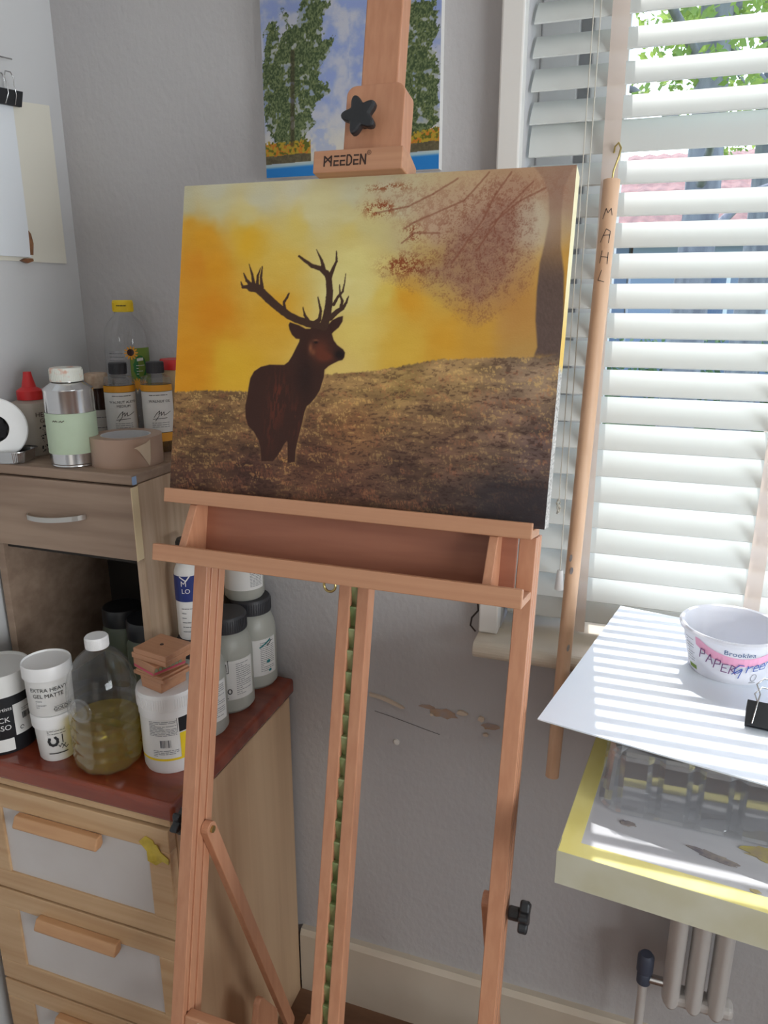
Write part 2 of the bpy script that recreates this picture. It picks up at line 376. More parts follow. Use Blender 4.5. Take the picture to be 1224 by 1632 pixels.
obj('cord_knot', b, M['cord'], bl, smooth=60, world=True)

# ---------------------------------------------------------------- easel
yaw, tilt = -.0079, .2138
EU = Vector((math.cos(yaw), math.sin(yaw), 0)); n0 = Vector((math.sin(yaw), -math.cos(yaw), 0))
EV = Vector((0, 0, 1))*math.cos(tilt)-n0*math.sin(tilt); EN = EU.cross(EV)
EO = Vector((-.4138*.83333, .9926*.83333, 1.5-.3072*.83333))
def E(u, n, v): return tuple(EO+EU*u+EN*n+EV*v)
def nv_at_floor(n): return -(EO.z+EN.z*n)/EV.z
ea = thing('easel', 'beech wooden studio easel holding the stag painting', 'easel', (EO.x, .72, 0))
def eb(name, u0, u1, n0_, n1_, v0, v1, m='beech', bev=.0015, par=None):
    return obj(name, MB().box(u0, u1, n0_, n1_, v0, v1, E), M[m], par or ea, bevel=bev, world=True)
vf = nv_at_floor(-.04)+.045
def upright(u0, u1):
    g = .0035; nA, nB = -.015, -.063
    pts = [(u0, nA), (u1, nA)]
    for a, c in ((-.0235, -.0285), (-.043, -.048)):
        pts += [(u1, a), (u1-g, a), (u1-g, c), (u1, c)]
    pts += [(u1, nB), (u0, nB)]
    obj('upright', MB().prism(pts, vf, -.0115, lambda u, n, v: E(u, n, v)), M['beech'], ea, bevel=.0008, world=True, seg=1)
upright(-.2155, -.1955); upright(.2205, .2405)
# centre mast of two strips with the green ratchet between them
eb('mast_strip', -.0105, .0062, -.060, -.037, vf, .30)
eb('mast_strip', .0152, .0318, -.060, -.037, vf, .30)
b = MB(); v = vf+.02; i = 0
while v < -.05:
    b.add([E(.0063, -.046, v), E(.0151, -.046, v), E(.0151, -.0385, v+.0255), E(.0063, -.0385, v+.0255)], [(0, 1, 2, 3)])
    b.add([E(.0063, -.0385, v+.0255), E(.0151, -.0385, v+.0255), E(.0151, -.0385, v+.0275), E(.0063, -.0385, v+.0275)], [(0, 1, 2, 3)])
    b.add([E(.0063, -.0385, v+.0275), E(.0151, -.0385, v+.0275), E(.0151, -.048, v+.029), E(.0063, -.048, v+.029)], [(0, 1, 2, 3)])
    v += .029; i += 1
obj('ratchet_strip', b, M['green'], ea, world=True)
eb('sliding_mast', -.027, .0215, -.068, -.0385, .16, 1.02, 'beech', .002)
# canvas ledge, tray
def lprof(nb, nf, v0, v1, lip, lt):
    return [(nb, v0), (nb, v1), (nf-lt, v1), (nf-lt, v1+lip), (nf, v1+lip), (nf, v0)]
b = MB().prism(lprof(-.040, .023, -.0105, -.0005, .0085, .008), -.243, .2395, lambda n, v, u: E(u, n, v)); obj('canvas_ledge', b, M['beechh'], ea, bevel=.0012, world=True)
b = MB().prism(lprof(-.0145, .056, -.0835, -.0745, .0125, .009), -.233, .2395, lambda n, v, u: E(u, n, v)); obj('brush_tray', b, M['beechh'], ea, bevel=.0012, world=True)
eb('tray_back', -.195, .2198, -.0145, -.0085, -.0745, -.0108, 'beechd', .0005)
for u0, u1 in ((-.206, -.195), (.191, .2015)):
    b = MB().prism([(-.0145, -.0740), (.040, -.0740), (.0405, -.070), (.017, -.0112), (-.0145, -.0112)], u0, u1, lambda n, v, u: E(u, n, v)); obj('tray_cheek', b, M['beech'], ea, bevel=.001, world=True)
b = MB().tube([E(.0045+.0075*math.cos(t), .030+.001*math.sin(t), -.0905+.0075*math.sin(t)) for t in [2*PI*k/20 for k in range(21)]], .0016, 8); obj('ring_pull', b, M['brass'], ea, smooth=60, world=True)
# top clamp
b = MB(); rr = .012; P = []
x0, x1, y0, y1 = -.030, .0445, .4135, .5095
P += [(x0, y0), (x1, y0)]+[(x1-rr+rr*math.cos(t), y1-rr+rr*math.sin(t)) for t in [PI/2*i/6 for i in range(7)]]+[(x0+rr-rr*math.sin(t), y1-rr+rr*math.cos(t)) for t in [PI/2*i/6 for i in range(7)]]
b.prism(P, -.0383, -.004, lambda u, v, n: E(u, n, v)); clampb = obj('clamp_block', b, M['beech'], ea, bevel=.0012, world=True)
b = MB().prism([(.018, .4015), (.018, .4275), (-.010, .4275), (-.036, .421), (-.036, .4015), (-.008, .4015), (-.008, .4065), (-.012, .4065), (-.012, .4015)][:5], -.0585, .0545, lambda n, v, u: E(u, n, v))
cb = obj('clamp_bar', b, M['beechh'], ea, bevel=.0015, world=True)
# maker's lettering on the clamp bar
b = MB(); h = .0112; fn = lambda x, y: E(-.0435+x, .0184, .4088+y)
def bar_(x0, y0, x1, y1, w=.0019): b.ribbon([[(x0, y0), (x1, y1)]], w, fn)
bar_(0, 0, 0, h); bar_(.0088, 0, .0088, h); bar_(0, h, .0088, .0035); bar_(0, .0035, .0088, h)
for ox in (.0128, .0210, .0380):
    bar_(ox, 0, ox, .0058); bar_(ox, .0005, ox+.0055, .0005); bar_(ox, .0053, ox+.005, .0053); bar_(ox, h-.0005, ox+.0055, h-.0005)
ox = .0292
b.ribbon([[(ox, 0), (ox, h), (ox+.003, h), (ox+.0055, h*.75), (ox+.0055, h*.25), (ox+.003, 0), (ox, 0)]], .0018, fn)
ox = .0462; bar_(ox, 0, ox, h); bar_(ox, h, ox+.0062, 0); bar_(ox+.0062, 0, ox+.0062, h)
b.ribbon([[(.0565+.0024*math.cos(t), .0128+.0024*math.sin(t)) for t in [2*PI*i/14 for i in range(15)]]], .0005, fn)
put_text(b, 'R', .0035, fn, 'CENTER', .0565, .0116)
obj('lettering', b, M['ink'], cb, world=True)
def star(fn, rad=.0205, t0=0.0):
    b = MB(); P = []
    for i in range(60):
        a = 2*PI*i/60; P.append((rad*(.80+.20*math.cos(5*(a-t0)))*math.cos(a), rad*(.80+.20*math.cos(5*(a-t0)))*math.sin(a)))
    b.prism(P, .012, .024, fn)
    b.lathe([(.0, -.002), (.0085, -.002), (.0085, .013), (0, .013)], 20, fn=lambda x, y, z: fn(x, y, z))
    return b
obj('star_knob', star(lambda a, b_, c: E(-.0035+a, -.004+c, .466+b_), .023, PI), M['black'], ea, bevel=.003, world=True)
obj('star_knob', star(lambda a, b_, c: E(.2405+c+.004, -.040+a, -.480+b_), .020, .3), M['black'], ea, bevel=.003, world=True)
obj('star_knob', star(lambda a, b_, c: E(-.2155-c+.001, -.040+a, -.476+b_), .020, .9), M['black'], ea, bevel=.003, world=True)
# braces from the uprights to the base
def brace(u0, u1, vp, yb, zb):
    P0 = Vector(E(0, -.046, vp)); x0 = E(u0, 0, 0)[0]; x1 = E(u1, 0, 0)[0]
    d = Vector((0, yb-P0.y, zb-P0.z)); L = d.length; d.normalize(); s = Vector((0, -d.z, d.y)); w = .011
    P = [(w*math.cos(t), w*math.sin(t)) for t in [PI/2+PI*i/10 for i in range(11)]]+[(L+w*math.sin(t), -w*math.cos(t)) for t in [PI*i/10 for i in range(11)]]
    obj('brace', MB().prism(P, x0, x1, lambda a, b_, c: (c, P0.y+d.y*a+s.y*b_, P0.z+d.z*a+s.z*b_)), M['beech'], ea, bevel=.001, world=True)
    obj('bolt', MB().lathe([(0, 0), (.005, 0), (.005, .003), (0, .003)], 14, fn=lambda x, y, z: (max(x0, x1)+z, P0.y+x, P0.z+y)), M['brass'], ea, smooth=40, world=True)
brace(-.1955, -.1835, -.477, .985, .165); brace(.2085, .2205, -.477, .985, .165)
for ua, ub in ((-.1955, -.183), (.208, .2205)):
    xa, xb = E(ua, 0, 0)[0], E(ub, 0, 0)[0]
    xm = (xa+xb)/2
    P = [(.80, .262), (.835, .325), (.846, .335), (.858, .335), (.868, .325), (.985, .18), (.985, .05), (.90, .05)]
    if ua < 0: P = [(.845, .05), (.845, .262), (.868, .338), (.876, .343), (.884, .338), (.93, .262), (.93, .05)]
    else: P = [(.845, .05), (.845, .15), (.93, .15), (.93, .05)]
    obj('base_bracket', MB().prism(P, xa-.016, xa-.003, lambda a, b_, c: (c+.016, a, b_)) if ua > 0 else MB().prism(P, xb+.0005, xb+.0125, lambda a, b_, c: (c-.0275+.0155, a, b_)), M['beech'], ea, bevel=.002, world=True)
    obj('base_rail', MB().box(xm-.02, xm+.02, .49, 1.10, .012, .05), M['beechh'], ea, bevel=.002, world=True)
    for y in (.52, 1.06): obj('foot_pad', MB().lathe([(0, 0), (.015, 0), (.015, .012), (0, .012)], 14, (xm, y, 0)), M['black'], ea, world=True)
obj('base_crossbar', MB().box(E(-.183, 0, 0)[0]-.004, E(.208, 0, 0)[0]+.004, 1.02, 1.06, .05, .085), M['beechh'], ea, bevel=.002, world=True)
cbar = eb('crossbar', -.1955, .2205, -.036, -.018, -.785, -.745, 'beechh', .002)
b = MB().lathe([(0, 0), (.0052, 0), (.0052, .0008), (0, .0008)], 18, fn=lambda x, y, z: E(-.171+x, -.0178+z, -.7545+y)); dot = obj('round_sticker', b, M['white'], cbar, world=True)

# ---------------------------------------------------------------- the two paintings
BODY=[(-1138,520),(-1159,678),(-1198,788),(-1279,896),(-1358,957),(-1401,1058),(-1416,1207),(-1393,1339),(-1380,1470),(-1365,1563),(-1318,1648),(-1227,1707),(-1104,1738),(-897,1741),(-839,1783),(-793,1857),(-749,1948),(-704,2039),(-701,2076),(-758,2083),(-812,2128),(-850,2190),(-866,2244),(-852,2272),(-728,2237),(-635,2194),(-565,2195),(-529,2258),(-411,2256),(-331,2242),(-277,2305),(-202,2341),(-148,2354),(-150,2298),(-193,2227),(-258,2173),(-281,2146),(-250,2066),(-197,2005),(-115,1954),(-90,1919),(-94,1866),(-116,1835),(-164,1823),(-230,1791),(-296,1754),(-348,1707),(-350,1618),(-370,1545),(-393,1454),(-447,1362),(-511,1286),(-559,1248),(-584,1174),(-605,1045),(-628,934),(-651,822),(-673,692),(-673,544),(-764,529),(-781,777),(-797,804),(-841,755),(-868,697),(-924,601),(-982,531)]
ANT=[([(-449,2241),(-610,2266),(-774,2318),(-878,2362),(-963,2415),(-1071,2487),(-1179,2568),(-1267,2641),(-1344,2696),(-1439,2714)],84,115),([(-1418,2714),(-1556,2714),(-1585,2779)],65,11),([(-1430,2732),(-1504,2797),(-1552,2888)],61,15),([(-1399,2745),(-1428,2869),(-1479,2997)],53,11),([(-1346,2723),(-1348,2850),(-1315,2950)],50,11),([(-1275,2695),(-1301,2832),(-1289,2968)],53,15),([(-933,2415),(-956,2523),(-914,2587),(-893,2631)],42,23),([(-590,2275),(-656,2364),(-689,2462)],57,11),([(-529,2258),(-454,2312),(-442,2419),(-493,2587)],69,15),([(-389,2233),(-358,2348),(-340,2508),(-340,2649),(-358,2790),(-396,2878)],115,73),([(-395,2869),(-478,2932),(-599,2968),(-703,3032),(-786,3086)],73,27),([(-438,2922),(-476,3037),(-553,3162)],57,10),([(-356,2807),(-320,2912),(-275,3017),(-284,3139)],61,15),([(-309,2340),(-226,2411),(-152,2456),(-109,2526),(-89,2596)],76,15),([(-180,2447),(-164,2544),(-198,2614),(-215,2736)],46,15),([(-275,2499),(-229,2587),(-166,2657),(-150,2754),(-143,2867)],42,10)]
HOR=[(-2660,1337),(-2002,1389),(-1351,1400),(-735,1535),(-314,1651),(342,1726),(1115,1875),(1562,1908),(2278,1927),(2582,1991)]
TRUNK=[(2024,4044),(2162,3882),(2232,3710),(2263,3439),(2240,3154),(2138,3053),(2194,2647),(2207,2343),(2254,2038),(2211,1891),(2556,1900),(2513,2085),(2452,2851),(2391,3151),(2367,3503),(2370,3772),(2452,3981),(2536,4017)]
FOL=[(415,2877),(563,3000),(942,3088),(1004,3265),(1237,3612),(1622,3805),(1942,3791),(2020,3446),(2028,3035),(2031,2758),(1799,2550),(1526,2350),(1330,2477),(1053,2656),(737,2765)]
FOL2=[(-7,3694),(181,3869),(567,3960),(1097,3969),(2026,4024),(2502,4018),(2510,3565),(2203,3576),(1445,3325),(1015,3122),(550,3167),(444,3533),(206,3540)]
BR=[[(1175,3930),(888,3767),(592,3636),(203,3577)],[(1786,3969),(1628,3736),(1506,3463),(1177,2977)],[(2041,3854),(1717,3525),(1462,3114)],[(999,3322),(693,3330),(546,3218)],[(1535,3982),(1269,3681),(683,3453),(573,3384)],[(2185,3780),(1918,3655),(1585,3391)]]
SKY=[((-2443,3987),(205,198,165)),((-1331,3860),(215,208,175)),((-137,3810),(215,208,170)),((514,3639),(210,200,160)),((1027,2979),(212,180,90)),((-2410,3427),(225,165,50)),((-2286,2942),(228,150,35)),((-1967,2379),(232,150,30)),((-2305,1641),(232,155,30)),((-1643,1662),(238,185,50)),((-1475,3324),(238,185,50)),((-1010,3006),(235,195,85)),((-1057,2386),(235,175,50)),((-867,3462),(232,205,110)),((-99,3291),(228,205,120)),((113,2620),(238,220,140)),((-12,2093),(240,210,110)),((-155,1786),(238,205,115)),((440,2546),(235,205,100)),((644,1958),(232,185,70)),((1096,2114),(225,165,50)),((676,2547),(230,165,45)),((1544,2122),(215,160,60)),((2025,2411),(200,145,75)),((2132,1994),(200,155,85)),((1348,3608),(205,175,135)),((1836,3795),(190,150,115)),((2076,3445),(205,185,155)),((2424,3769),(180,145,120)),((2480,2756),(215,160,70)),((987,3479),(205,175,140))]
GR=[((-2275,1147),(125,95,60)),((-1156,1201),(120,92,60)),((33,1488),(150,118,75)),((672,1588),(155,125,75)),((1282,1683),(150,120,80)),((2296,1719),(135,112,90)),((66,1030),(125,88,58)),((1024,1085),(125,95,68)),((1919,1135),(118,92,75)),((-2251,733),(105,78,52)),((-2222,233),(72,48,38)),((-1280,307),(72,48,40)),((-406,534),(90,60,46)),((122,263),(85,58,46)),((758,468),(80,58,48)),((1248,208),(66,50,44)),((1992,275),(62,52,50)),((2431,171),(58,50,52)),((2369,878),(90,72,66)),((1201,799),(105,78,62))]
T1=[(-6193,18283),(-6148,18571),(-6074,18829),(-6115,18928),(-6034,19038),(-5884,19046),(-5858,18950),(-5853,18736),(-5802,18874),(-5711,18912),(-5832,19228),(-5718,19123),(-5637,18928),(-5562,18967),(-5494,19238),(-5316,19401),(-5149,19246),(-4952,19191),(-5096,19081),(-5129,18901),(-5119,18714),(-4932,18743),(-5022,18542),(-5171,18366),(-5205,18178),(-5061,18119),(-5020,17996),(-5273,17869),(-5337,17702),(-5250,17598),(-5434,17461),(-5467,17363),(-5867,17310),(-6049,17423),(-6177,17684),(-6176,18010)]
T2=[(-3779,19098),(-3360,19053),(-3313,18654),(-3402,18507),(-3306,18320),(-3280,17468),(-3489,17364),(-3762,17333),(-3848,17742),(-3826,18434)]
def vnoise(x, y, sx, sy, seed):
    g = np.random.default_rng(seed).random((257, 257)); X = (x*sx) % 256; Y = (y*sy) % 256
    i = X.astype(int); j = Y.astype(int); fx = X-i; fy = Y-j; fx = fx*fx*(3-2*fx); fy = fy*fy*(3-2*fy)
    a = g[i, j]*(1-fx)+g[i+1, j]*fx; c = g[i, j+1]*(1-fx)+g[i+1, j+1]*fx
    return a*(1-fy)+c*fy
def fbm(x, y, sx, sy, seed, o=4):
    t = 0; w = 0; a = 1
    for k in range(o): t = t+a*vnoise(x+7.3*k+3, y+3.1*k+5, sx*2**k, sy*2**k, seed+k); w += a; a *= .55
    return t/w
def inside(poly, x, y):
    r = np.zeros(x.shape, bool); n = len(poly)
    for i in range(n):
        x0, y0 = poly[i]; x1, y1 = poly[(i+1) % n]
        if y0 == y1: continue
        r ^= ((y0 > y) != (y1 > y)) & (x < (x1-x0)*(y-y0)/(y1-y0)+x0)
    return r
def segd(p, q, x, y):
    dx, dy = q[0]-p[0], q[1]-p[1]; t = np.clip(((x-p[0])*dx+(y-p[1])*dy)/(dx*dx+dy*dy+1e-9), 0, 1)
    return np.hypot(x-p[0]-t*dx, y-p[1]-t*dy), t
def edged(poly, x, y):
    d = np.full(x.shape, 1e9)
    for i in range(len(poly)): d = np.minimum(d, segd(poly[i], poly[(i+1) % len(poly)], x, y)[0])
    return d
def idw(ctrl, x, y, p=3.2):
    num = np.zeros(x.shape+(3,)); den = np.zeros(x.shape)
    for (a, c), col in ctrl:
        w = 1/((np.hypot(x-a, y-c)+60)**p); num += w[..., None]*np.array(col, float); den += w
    return num/den[..., None]
def sm(a, b_, x): t = np.clip((x-a)/(b_-a), 0, 1); return t*t*(3-2*t)
def mixc(c, col, k): return c*(1-k[..., None])+np.array(col, float)*k[..., None]
def to_lin(c):
    c = np.clip(c/255, 0, 1); return np.where(c <= .04045, c/12.92, ((c+.055)/1.055)**2.4)
def paint_mesh(name, parent, m, P00, dU, dV, nu, nv, col, nrm=None):
    # grid of nu x nv vertices over a flat rectangle, colour per vertex
    uu, vv = np.meshgrid(np.linspace(0, 1, nu), np.linspace(0, 1, nv))
    P = np.array(P00)[None, None]+uu[..., None]*np.array(dU)+vv[..., None]*np.array(dV)
    if parent is not None: P = P-np.array(parent.location)
    me = bpy.data.meshes.new(name)
    idx = np.arange(nu*nv).reshape(nv, nu)
    q = np.stack([idx[:-1, :-1], idx[:-1, 1:], idx[1:, 1:], idx[1:, :-1]], -1).reshape(-1, 4)
    me.vertices.add(nu*nv); me.vertices.foreach_set('co', P.reshape(-1).astype(np.float32))
    me.loops.add(q.size); me.loops.foreach_set('vertex_index', q.reshape(-1).astype(np.int32))
    me.polygons.add(len(q)); me.polygons.foreach_set('loop_start', np.arange(0, q.size, 4).astype(np.int32))
    me.update(calc_edges=True)
    a = me.color_attributes.new('Col', 'FLOAT_COLOR', 'POINT')
    cc = np.concatenate([to_lin(col).reshape(-1, 3), np.ones((nu*nv, 1))], 1)
    a.data.foreach_set('color', cc.reshape(-1).astype(np.float32))
    me.materials.append(m)
    o = bpy.data.objects.new(name, me); C.objects.link(o)
    if parent is not None: o.parent = parent
    return o
# stag at sunset; x,y in tenths of a millimetre from the bottom centre of the canvas
NU, NV = 700, 560
CW, CH, CT = .50, .401, .036
X, Y = np.meshgrid(np.linspace(-2500, 2500, NU), np.linspace(0, 4010, NV))
xm, ym = X/1000+5, Y/1000+5
gain = .93
TRUNK[4] = (2232, 3154); TRUNK[5] = (2200, 2960)
SKY = SKY + [((-2457, 3729), (206, 198, 160)), ((-1977, 3980), (214, 208, 178)), ((-1954, 3735), (216, 206, 160)), ((-1487, 3640), (226, 208, 140)), ((-878, 3926), (220, 212, 180)), ((-607, 3642), (226, 214, 160)), ((-113, 3551), (224, 210, 150)), ((288, 3865), (214, 204, 168)), ((510, 3296), (214, 196, 140)), ((195, 3418), (222, 206, 140)), ((-2206, 3262), (232, 165, 40)), ((-2015, 2942), (232, 160, 35)), ((-59, 2901), (238, 222, 140)), ((-223, 2673), (240, 224, 150))]
col = idw(SKY, X+300*(fbm(xm, ym, 2, 2, 11)-.5), Y+340*(fbm(xm, ym, 2, 2, 21)-.5), 3.6)
col += (fbm(xm, ym, 3, 9, 31)-.5)[..., None]*np.array([10, 12, 14])
pale = np.exp(-(((X-2030)/170)**2+((Y-3440)/270)**2)**2); col = mixc(col, (206, 188, 160), pale*.9)
# foliage of the hanging boughs
n1 = fbm(xm, ym, 18, 18, 41, 4); n2 = fbm(xm, ym, 60, 60, 51, 3)
def region(poly, soft):
    ins = inside(poly, X, Y); d = edged(poly, X, Y); return np.where(ins, sm(0, soft, d)*.5+.5, .5-sm(0, soft, d)*.5)
f1 = region(FOL, 260); f2 = region(FOL2, 240)
n3 = fbm(xm, ym, 90, 90, 55, 2); n4 = fbm(xm, ym, 5, 5, 57, 3)
haze = np.clip(f1*1.1-.28, 0, 1)*(.75+.5*n4); col = mixc(col, (164, 120, 100), np.clip(haze, 0, .85))
col = mixc(col, (190, 150, 126), np.clip(f2-.3, 0, 1)*.55*(1-pale))
dots = sm(.49, .56, n3*.4+n1*.6+(f1-.5)*.20); col = mixc(col, (138, 92, 76), dots*np.clip(f1*1.3-.25, 0, 1)*.38)
col = mixc(col, (128, 70, 50), sm(.57, .62, n3*.6+n1*.4)*np.clip(f1*1.4-.15, 0, 1)*.55)
dots2 = sm(.54, .60, n3*.45+n1*.55+(f2-.5)*.10); col = mixc(col, (160, 104, 78), dots2*np.clip(f2*1.3-.35, 0, 1)*.38*(1-pale))
left = np.exp(-(((X-600)/240)**2+((Y-2960)/95)**2)); col = mixc(col, (140, 62, 28), sm(.46, .53, n3*.45+n1*.55)*np.clip(left*1.5, 0, 1)*.8)
tip = np.exp(-(((X-240)/170)**2+((Y-3620)/80)**2)); col = mixc(col, (146, 66, 30), sm(.50, .55, n3*.5+n1*.5)*np.clip(tip*1.6, 0, 1)*.9)
tip = np.exp(-(((X-330)/260)**2+((Y-3870)/40)**2)); col = mixc(col, (150, 84, 48), sm(.51, .55, n3*.5+n1*.5)*np.clip(tip*1.4, 0, 1)*.8)
tip = np.exp(-(((X-680)/110)**2+((Y-3330)/80)**2)); col = mixc(col, (140, 66, 36), sm(.52, .56, n3*.5+n1*.5)*np.clip(tip*1.4, 0, 1)*.8)
for bough in BR:
    for p, q in zip(bough, bough[1:]):
        d, t = segd(p, q, X+18*(n1-.5), Y); col = mixc(col, (140, 84, 62), (1-sm(5, 16, d))*.6)
# heath
hx = np.array([h[0] for h in HOR]); hy = np.array([h[1] for h in HOR])
H = np.interp(X[0], hx, hy)[None, :]+34*(fbm(xm, ym*0+3, 40, 1, 61, 3)-.5)
g = idw(GR, X, Y, 3); below = sm(-6, 20, H-Y)
depth = np.clip((H-Y)/1500, 0, 1)
st = fbm(xm+.05*vnoise(xm, ym, 40, 40, 77), ym, 30, 52, 71, 3); st2 = fbm(xm, ym, 3.2, 9, 81, 4); st3 = fbm(xm+ym*.35, ym, 70, 30, 91, 2)
st4 = fbm(xm-ym*.2, ym, 7, 20, 97, 3)
g = g*(.70+.60*st2)[..., None]
hl = sm(.50, .62, st4)*sm(.50, .60, st*.55+st3*.45)
g = mixc(g, (206, 168, 104), hl*(.62-.42*depth))
g = mixc(g, (52, 34, 28), sm(.50, .62, 1-st4)*sm(.48, .62, 1-st)*(.40+.25*depth))
g = mixc(g, (160, 96, 66), sm(.56, .66, fbm(xm, ym, 5, 12, 95, 3))*.30*sm(.45, .6, st3))
gold = np.exp(-(((X+900)/420)**2+((Y-620)/260)**2))+.8*np.exp(-(((X-300)/500)**2+((Y-1250)/260)**2)); g = mixc(g, (196, 146, 80), np.clip(gold, 0, 1)*hl*.45)
dk = sm(1100, 2100, X)*sm(620, 380, Y+120*(st2-.5)); g = mixc(g, (46, 40, 42), dk*.72)
g = g*1.16; col = mixc(col, (0, 0, 0), below*0); col = col*(1-below[..., None])+g*below[..., None]
# tree trunk
tr_ = np.where(inside(TRUNK, X+20*(n1-.5), Y), 1.0, np.clip(1-edged(TRUNK, X, Y)/22, 0, 1))
tr_ *= sm(1880, 1990, Y+40*(n1-.5)); tcol = mixc(np.zeros(col.shape), (96, 78, 74), np.ones(X.shape))*(.9+.2*st3)[..., None]
tk = sm(2700, 3500, Y); tcol = mixc(tcol, (150, 110, 92), tk*.8); col = col*(1-(tr_*(.94-.55*tk))[..., None])+tcol*(tr_*(.94-.55*tk))[..., None]
# glow around the stag, then the stag
db = edged(BODY, X, Y); ib = inside(BODY, X, Y)
rim = (~ib)*np.exp(-(db/26)**2)*np.where(X > -700, 1, .25)*np.where(Y < 1750, 1, .25); col = mixc(col, (200, 160, 100), rim*.55)
bodyk = np.where(ib, 1.0, np.clip(1-db/12, 0, 1))
bc = mixc(np.zeros(col.shape), (66, 40, 32), np.ones(X.shape))
def gb(x, y, sx, sy): return np.exp(-(((X-x)/sx)**2+((Y-y)/sy)**2))
s4 = fbm(xm, ym, 40, 9, 101, 3)
bc = mixc(bc, (122, 56, 38), np.clip(gb(-960, 1330, 130, 300)+gb(-700, 1080, 90, 220)*.7+gb(-1050, 900, 80, 260)*.5, 0, 1)*sm(.42, .62, s4)*.7)
bc = mixc(bc, (128, 62, 40), np.clip(gb(-420, 1940, 130, 130)+gb(-330, 1860, 110, 50), 0, 1)*.7)
bc = mixc(bc, (196, 120, 78), np.clip(gb(-552, 1965, 26, 60)+gb(-510, 1915, 30, 40)*.7+gb(-486, 2062, 36, 13)*.7, 0, 1)*.65)
bc = mixc(bc, (36, 24, 22), np.clip(gb(-155, 1895, 60, 50)*1.5+gb(-482, 2036, 22, 12)*1.6+gb(-600, 1600, 120, 300)*.5, 0, 1))
col = col*(1-bodyk[..., None])+bc*bodyk[..., None]
for pts, wa, wb_ in ANT:
    L = len(pts)-1
    for i in range(L):
        d, t = segd(pts[i], pts[i+1], X+10*(n2-.5), Y+10*(n1-.5)); w = wa+(wb_-wa)*(i+t)/L
        k = np.clip((w*.5-d)/7+.5, 0, 1); col = mixc(col, (74, 50, 38), k)
pt = thing('deer_painting', 'canvas painting of a dark stag at orange sunset standing on the easel ledge', 'painting', E(0, -.018, 0))
paint_mesh('painted_front', pt, M['paint'], E(-CW/2, 0, .0005), EU*CW, EV*CH, NU, NV, col*gain)
# wrapped canvas sides carry the paint over the edge
ns = 260; v_ = np.linspace(0, 1, ns); sk_ = np.random.default_rng(5).random((ns, 12))
sc_ = np.zeros((ns, 12, 3)); up_ = sm(.44, .47, v_)[:, None, None]
yel = np.array([232, 214, 150])*np.ones((ns, 12, 1)); ymix = sm(.50, .72, v_)[:, None, None]
yel = np.array([226, 186, 88])*(1-ymix)+np.array([232, 222, 180])*ymix
gry = np.array([176, 172, 166])+(sk_[..., None]-.5)*90
sc_ = gry*(1-up_)+yel*up_
paint_mesh('canvas_side', pt, M['side'], E(CW/2, 0, .0005), -EN*CT, EV*CH, 12, ns, sc_)
sl = np.repeat(np.linspace(0, 1, ns)[:, None], 12, 1); cl_ = np.where(sl[..., None] > .35, np.array([226, 160, 60]), np.array([90, 64, 44]))
paint_mesh('canvas_side', pt, M['side'], E(-CW/2, 0, .0005), -EN*CT, EV*CH, 12, ns, cl_)
paint_mesh('canvas_side', pt, M['side'], E(-CW/2, 0, CH+.0005), EU*CW, -EN*CT, 60, 8, np.ones((8, 60, 3))*np.array([222, 212, 176]))
b = MB().box(-CW/2+.0008, CW/2-.0008, -CT, -.0008, .0008, CH-.0008, E); obj('stretcher_bars', b, M['birch'], pt, world=True)

# landscape on the wall: x,z in tenths of a millimetre
LX0, LX1, LZ0, LZ1 = -.617, -.327, 1.683, 2.06
nu, nv = 330, 420
X, Y = np.meshgrid(np.linspace(LX0*1e4, LX1*1e4, nu), np.linspace(LZ0*1e4, LZ1*1e4, nv)); xm, ym = X/1000+20, Y/1000
n1 = fbm(xm, ym, 5, 5, 201, 4); n2 = fbm(xm, ym, 30, 30, 211, 3)
col = mixc(np.zeros(X.shape+(3,)), (150, 162, 198), np.ones(X.shape)); col = mixc(col, (190, 190, 198), sm(.36, .72, n1)*.9)
col = mixc(col, (216, 208, 190), sm(17900, 17100, Y)*.9); col = mixc(col, (128, 148, 206), sm(.46, .3, n1)*.4)
bankl = 17075+(X+6200)*.022
bush = (Y < bankl+330-120*n2) & (Y > bankl) & ((X < -5370) | (X > -3800)); col[bush] = 0
bk = mixc(np.zeros(col.shape), (176, 150, 50), np.ones(X.shape)); bk = mixc(bk, (196, 116, 40), sm(.5, .62, n2)); bk = mixc(bk, (96, 100, 36), sm(.52, .62, fbm(xm, ym, 22, 22, 231, 2)))
col[bush] = bk[bush]
for T, sd_ in ((T1, 0), (T2, 40)):
    wob = 130*(n2-.5); k = np.where(inside(T, X+wob, Y+wob), 1.0, 0); lf = fbm(xm, ym, 55, 45, 241+sd_, 3); lf2 = fbm(xm, ym, 12, 12, 251+sd_, 3)
    tc_ = mixc(np.zeros(col.shape), (82, 96, 62), np.ones(X.shape)); tc_ = mixc(tc_, (128, 138, 96), sm(.48, .66, lf)*.7); tc_ = mixc(tc_, (54, 70, 44), sm(.48, .66, 1-lf)*.75)
    tc_ = mixc(tc_, (150, 150, 70), sm(.55, .66, lf2)*.35)
    k = k*(1-sm(.62, .70, lf2)*.75); col = col*(1-k[..., None])+tc_*k[..., None]
d, t = segd((-5639, 18600), (-5690, 17300), X, Y); col = mixc(col, (62, 52, 36), (1-sm(20, 50, d))*.6)
bank = (Y < bankl+70+50*(n1-.5)) & (Y > bankl-50) & ((X < -5370) | (X > -3800)); bkc = np.array([92, 84, 62])*(0.8+.5*n2)[..., None]; col[bank] = bkc[bank]
wat = sm(bankl-40, bankl-70, Y); wc = mixc(np.zeros(col.shape), (168, 190, 196), np.ones(X.shape)); wc = mixc(wc, (40, 124, 196), sm(bankl-80, bankl-130, Y)); col = col*(1-wat[..., None])+wc*wat[..., None]
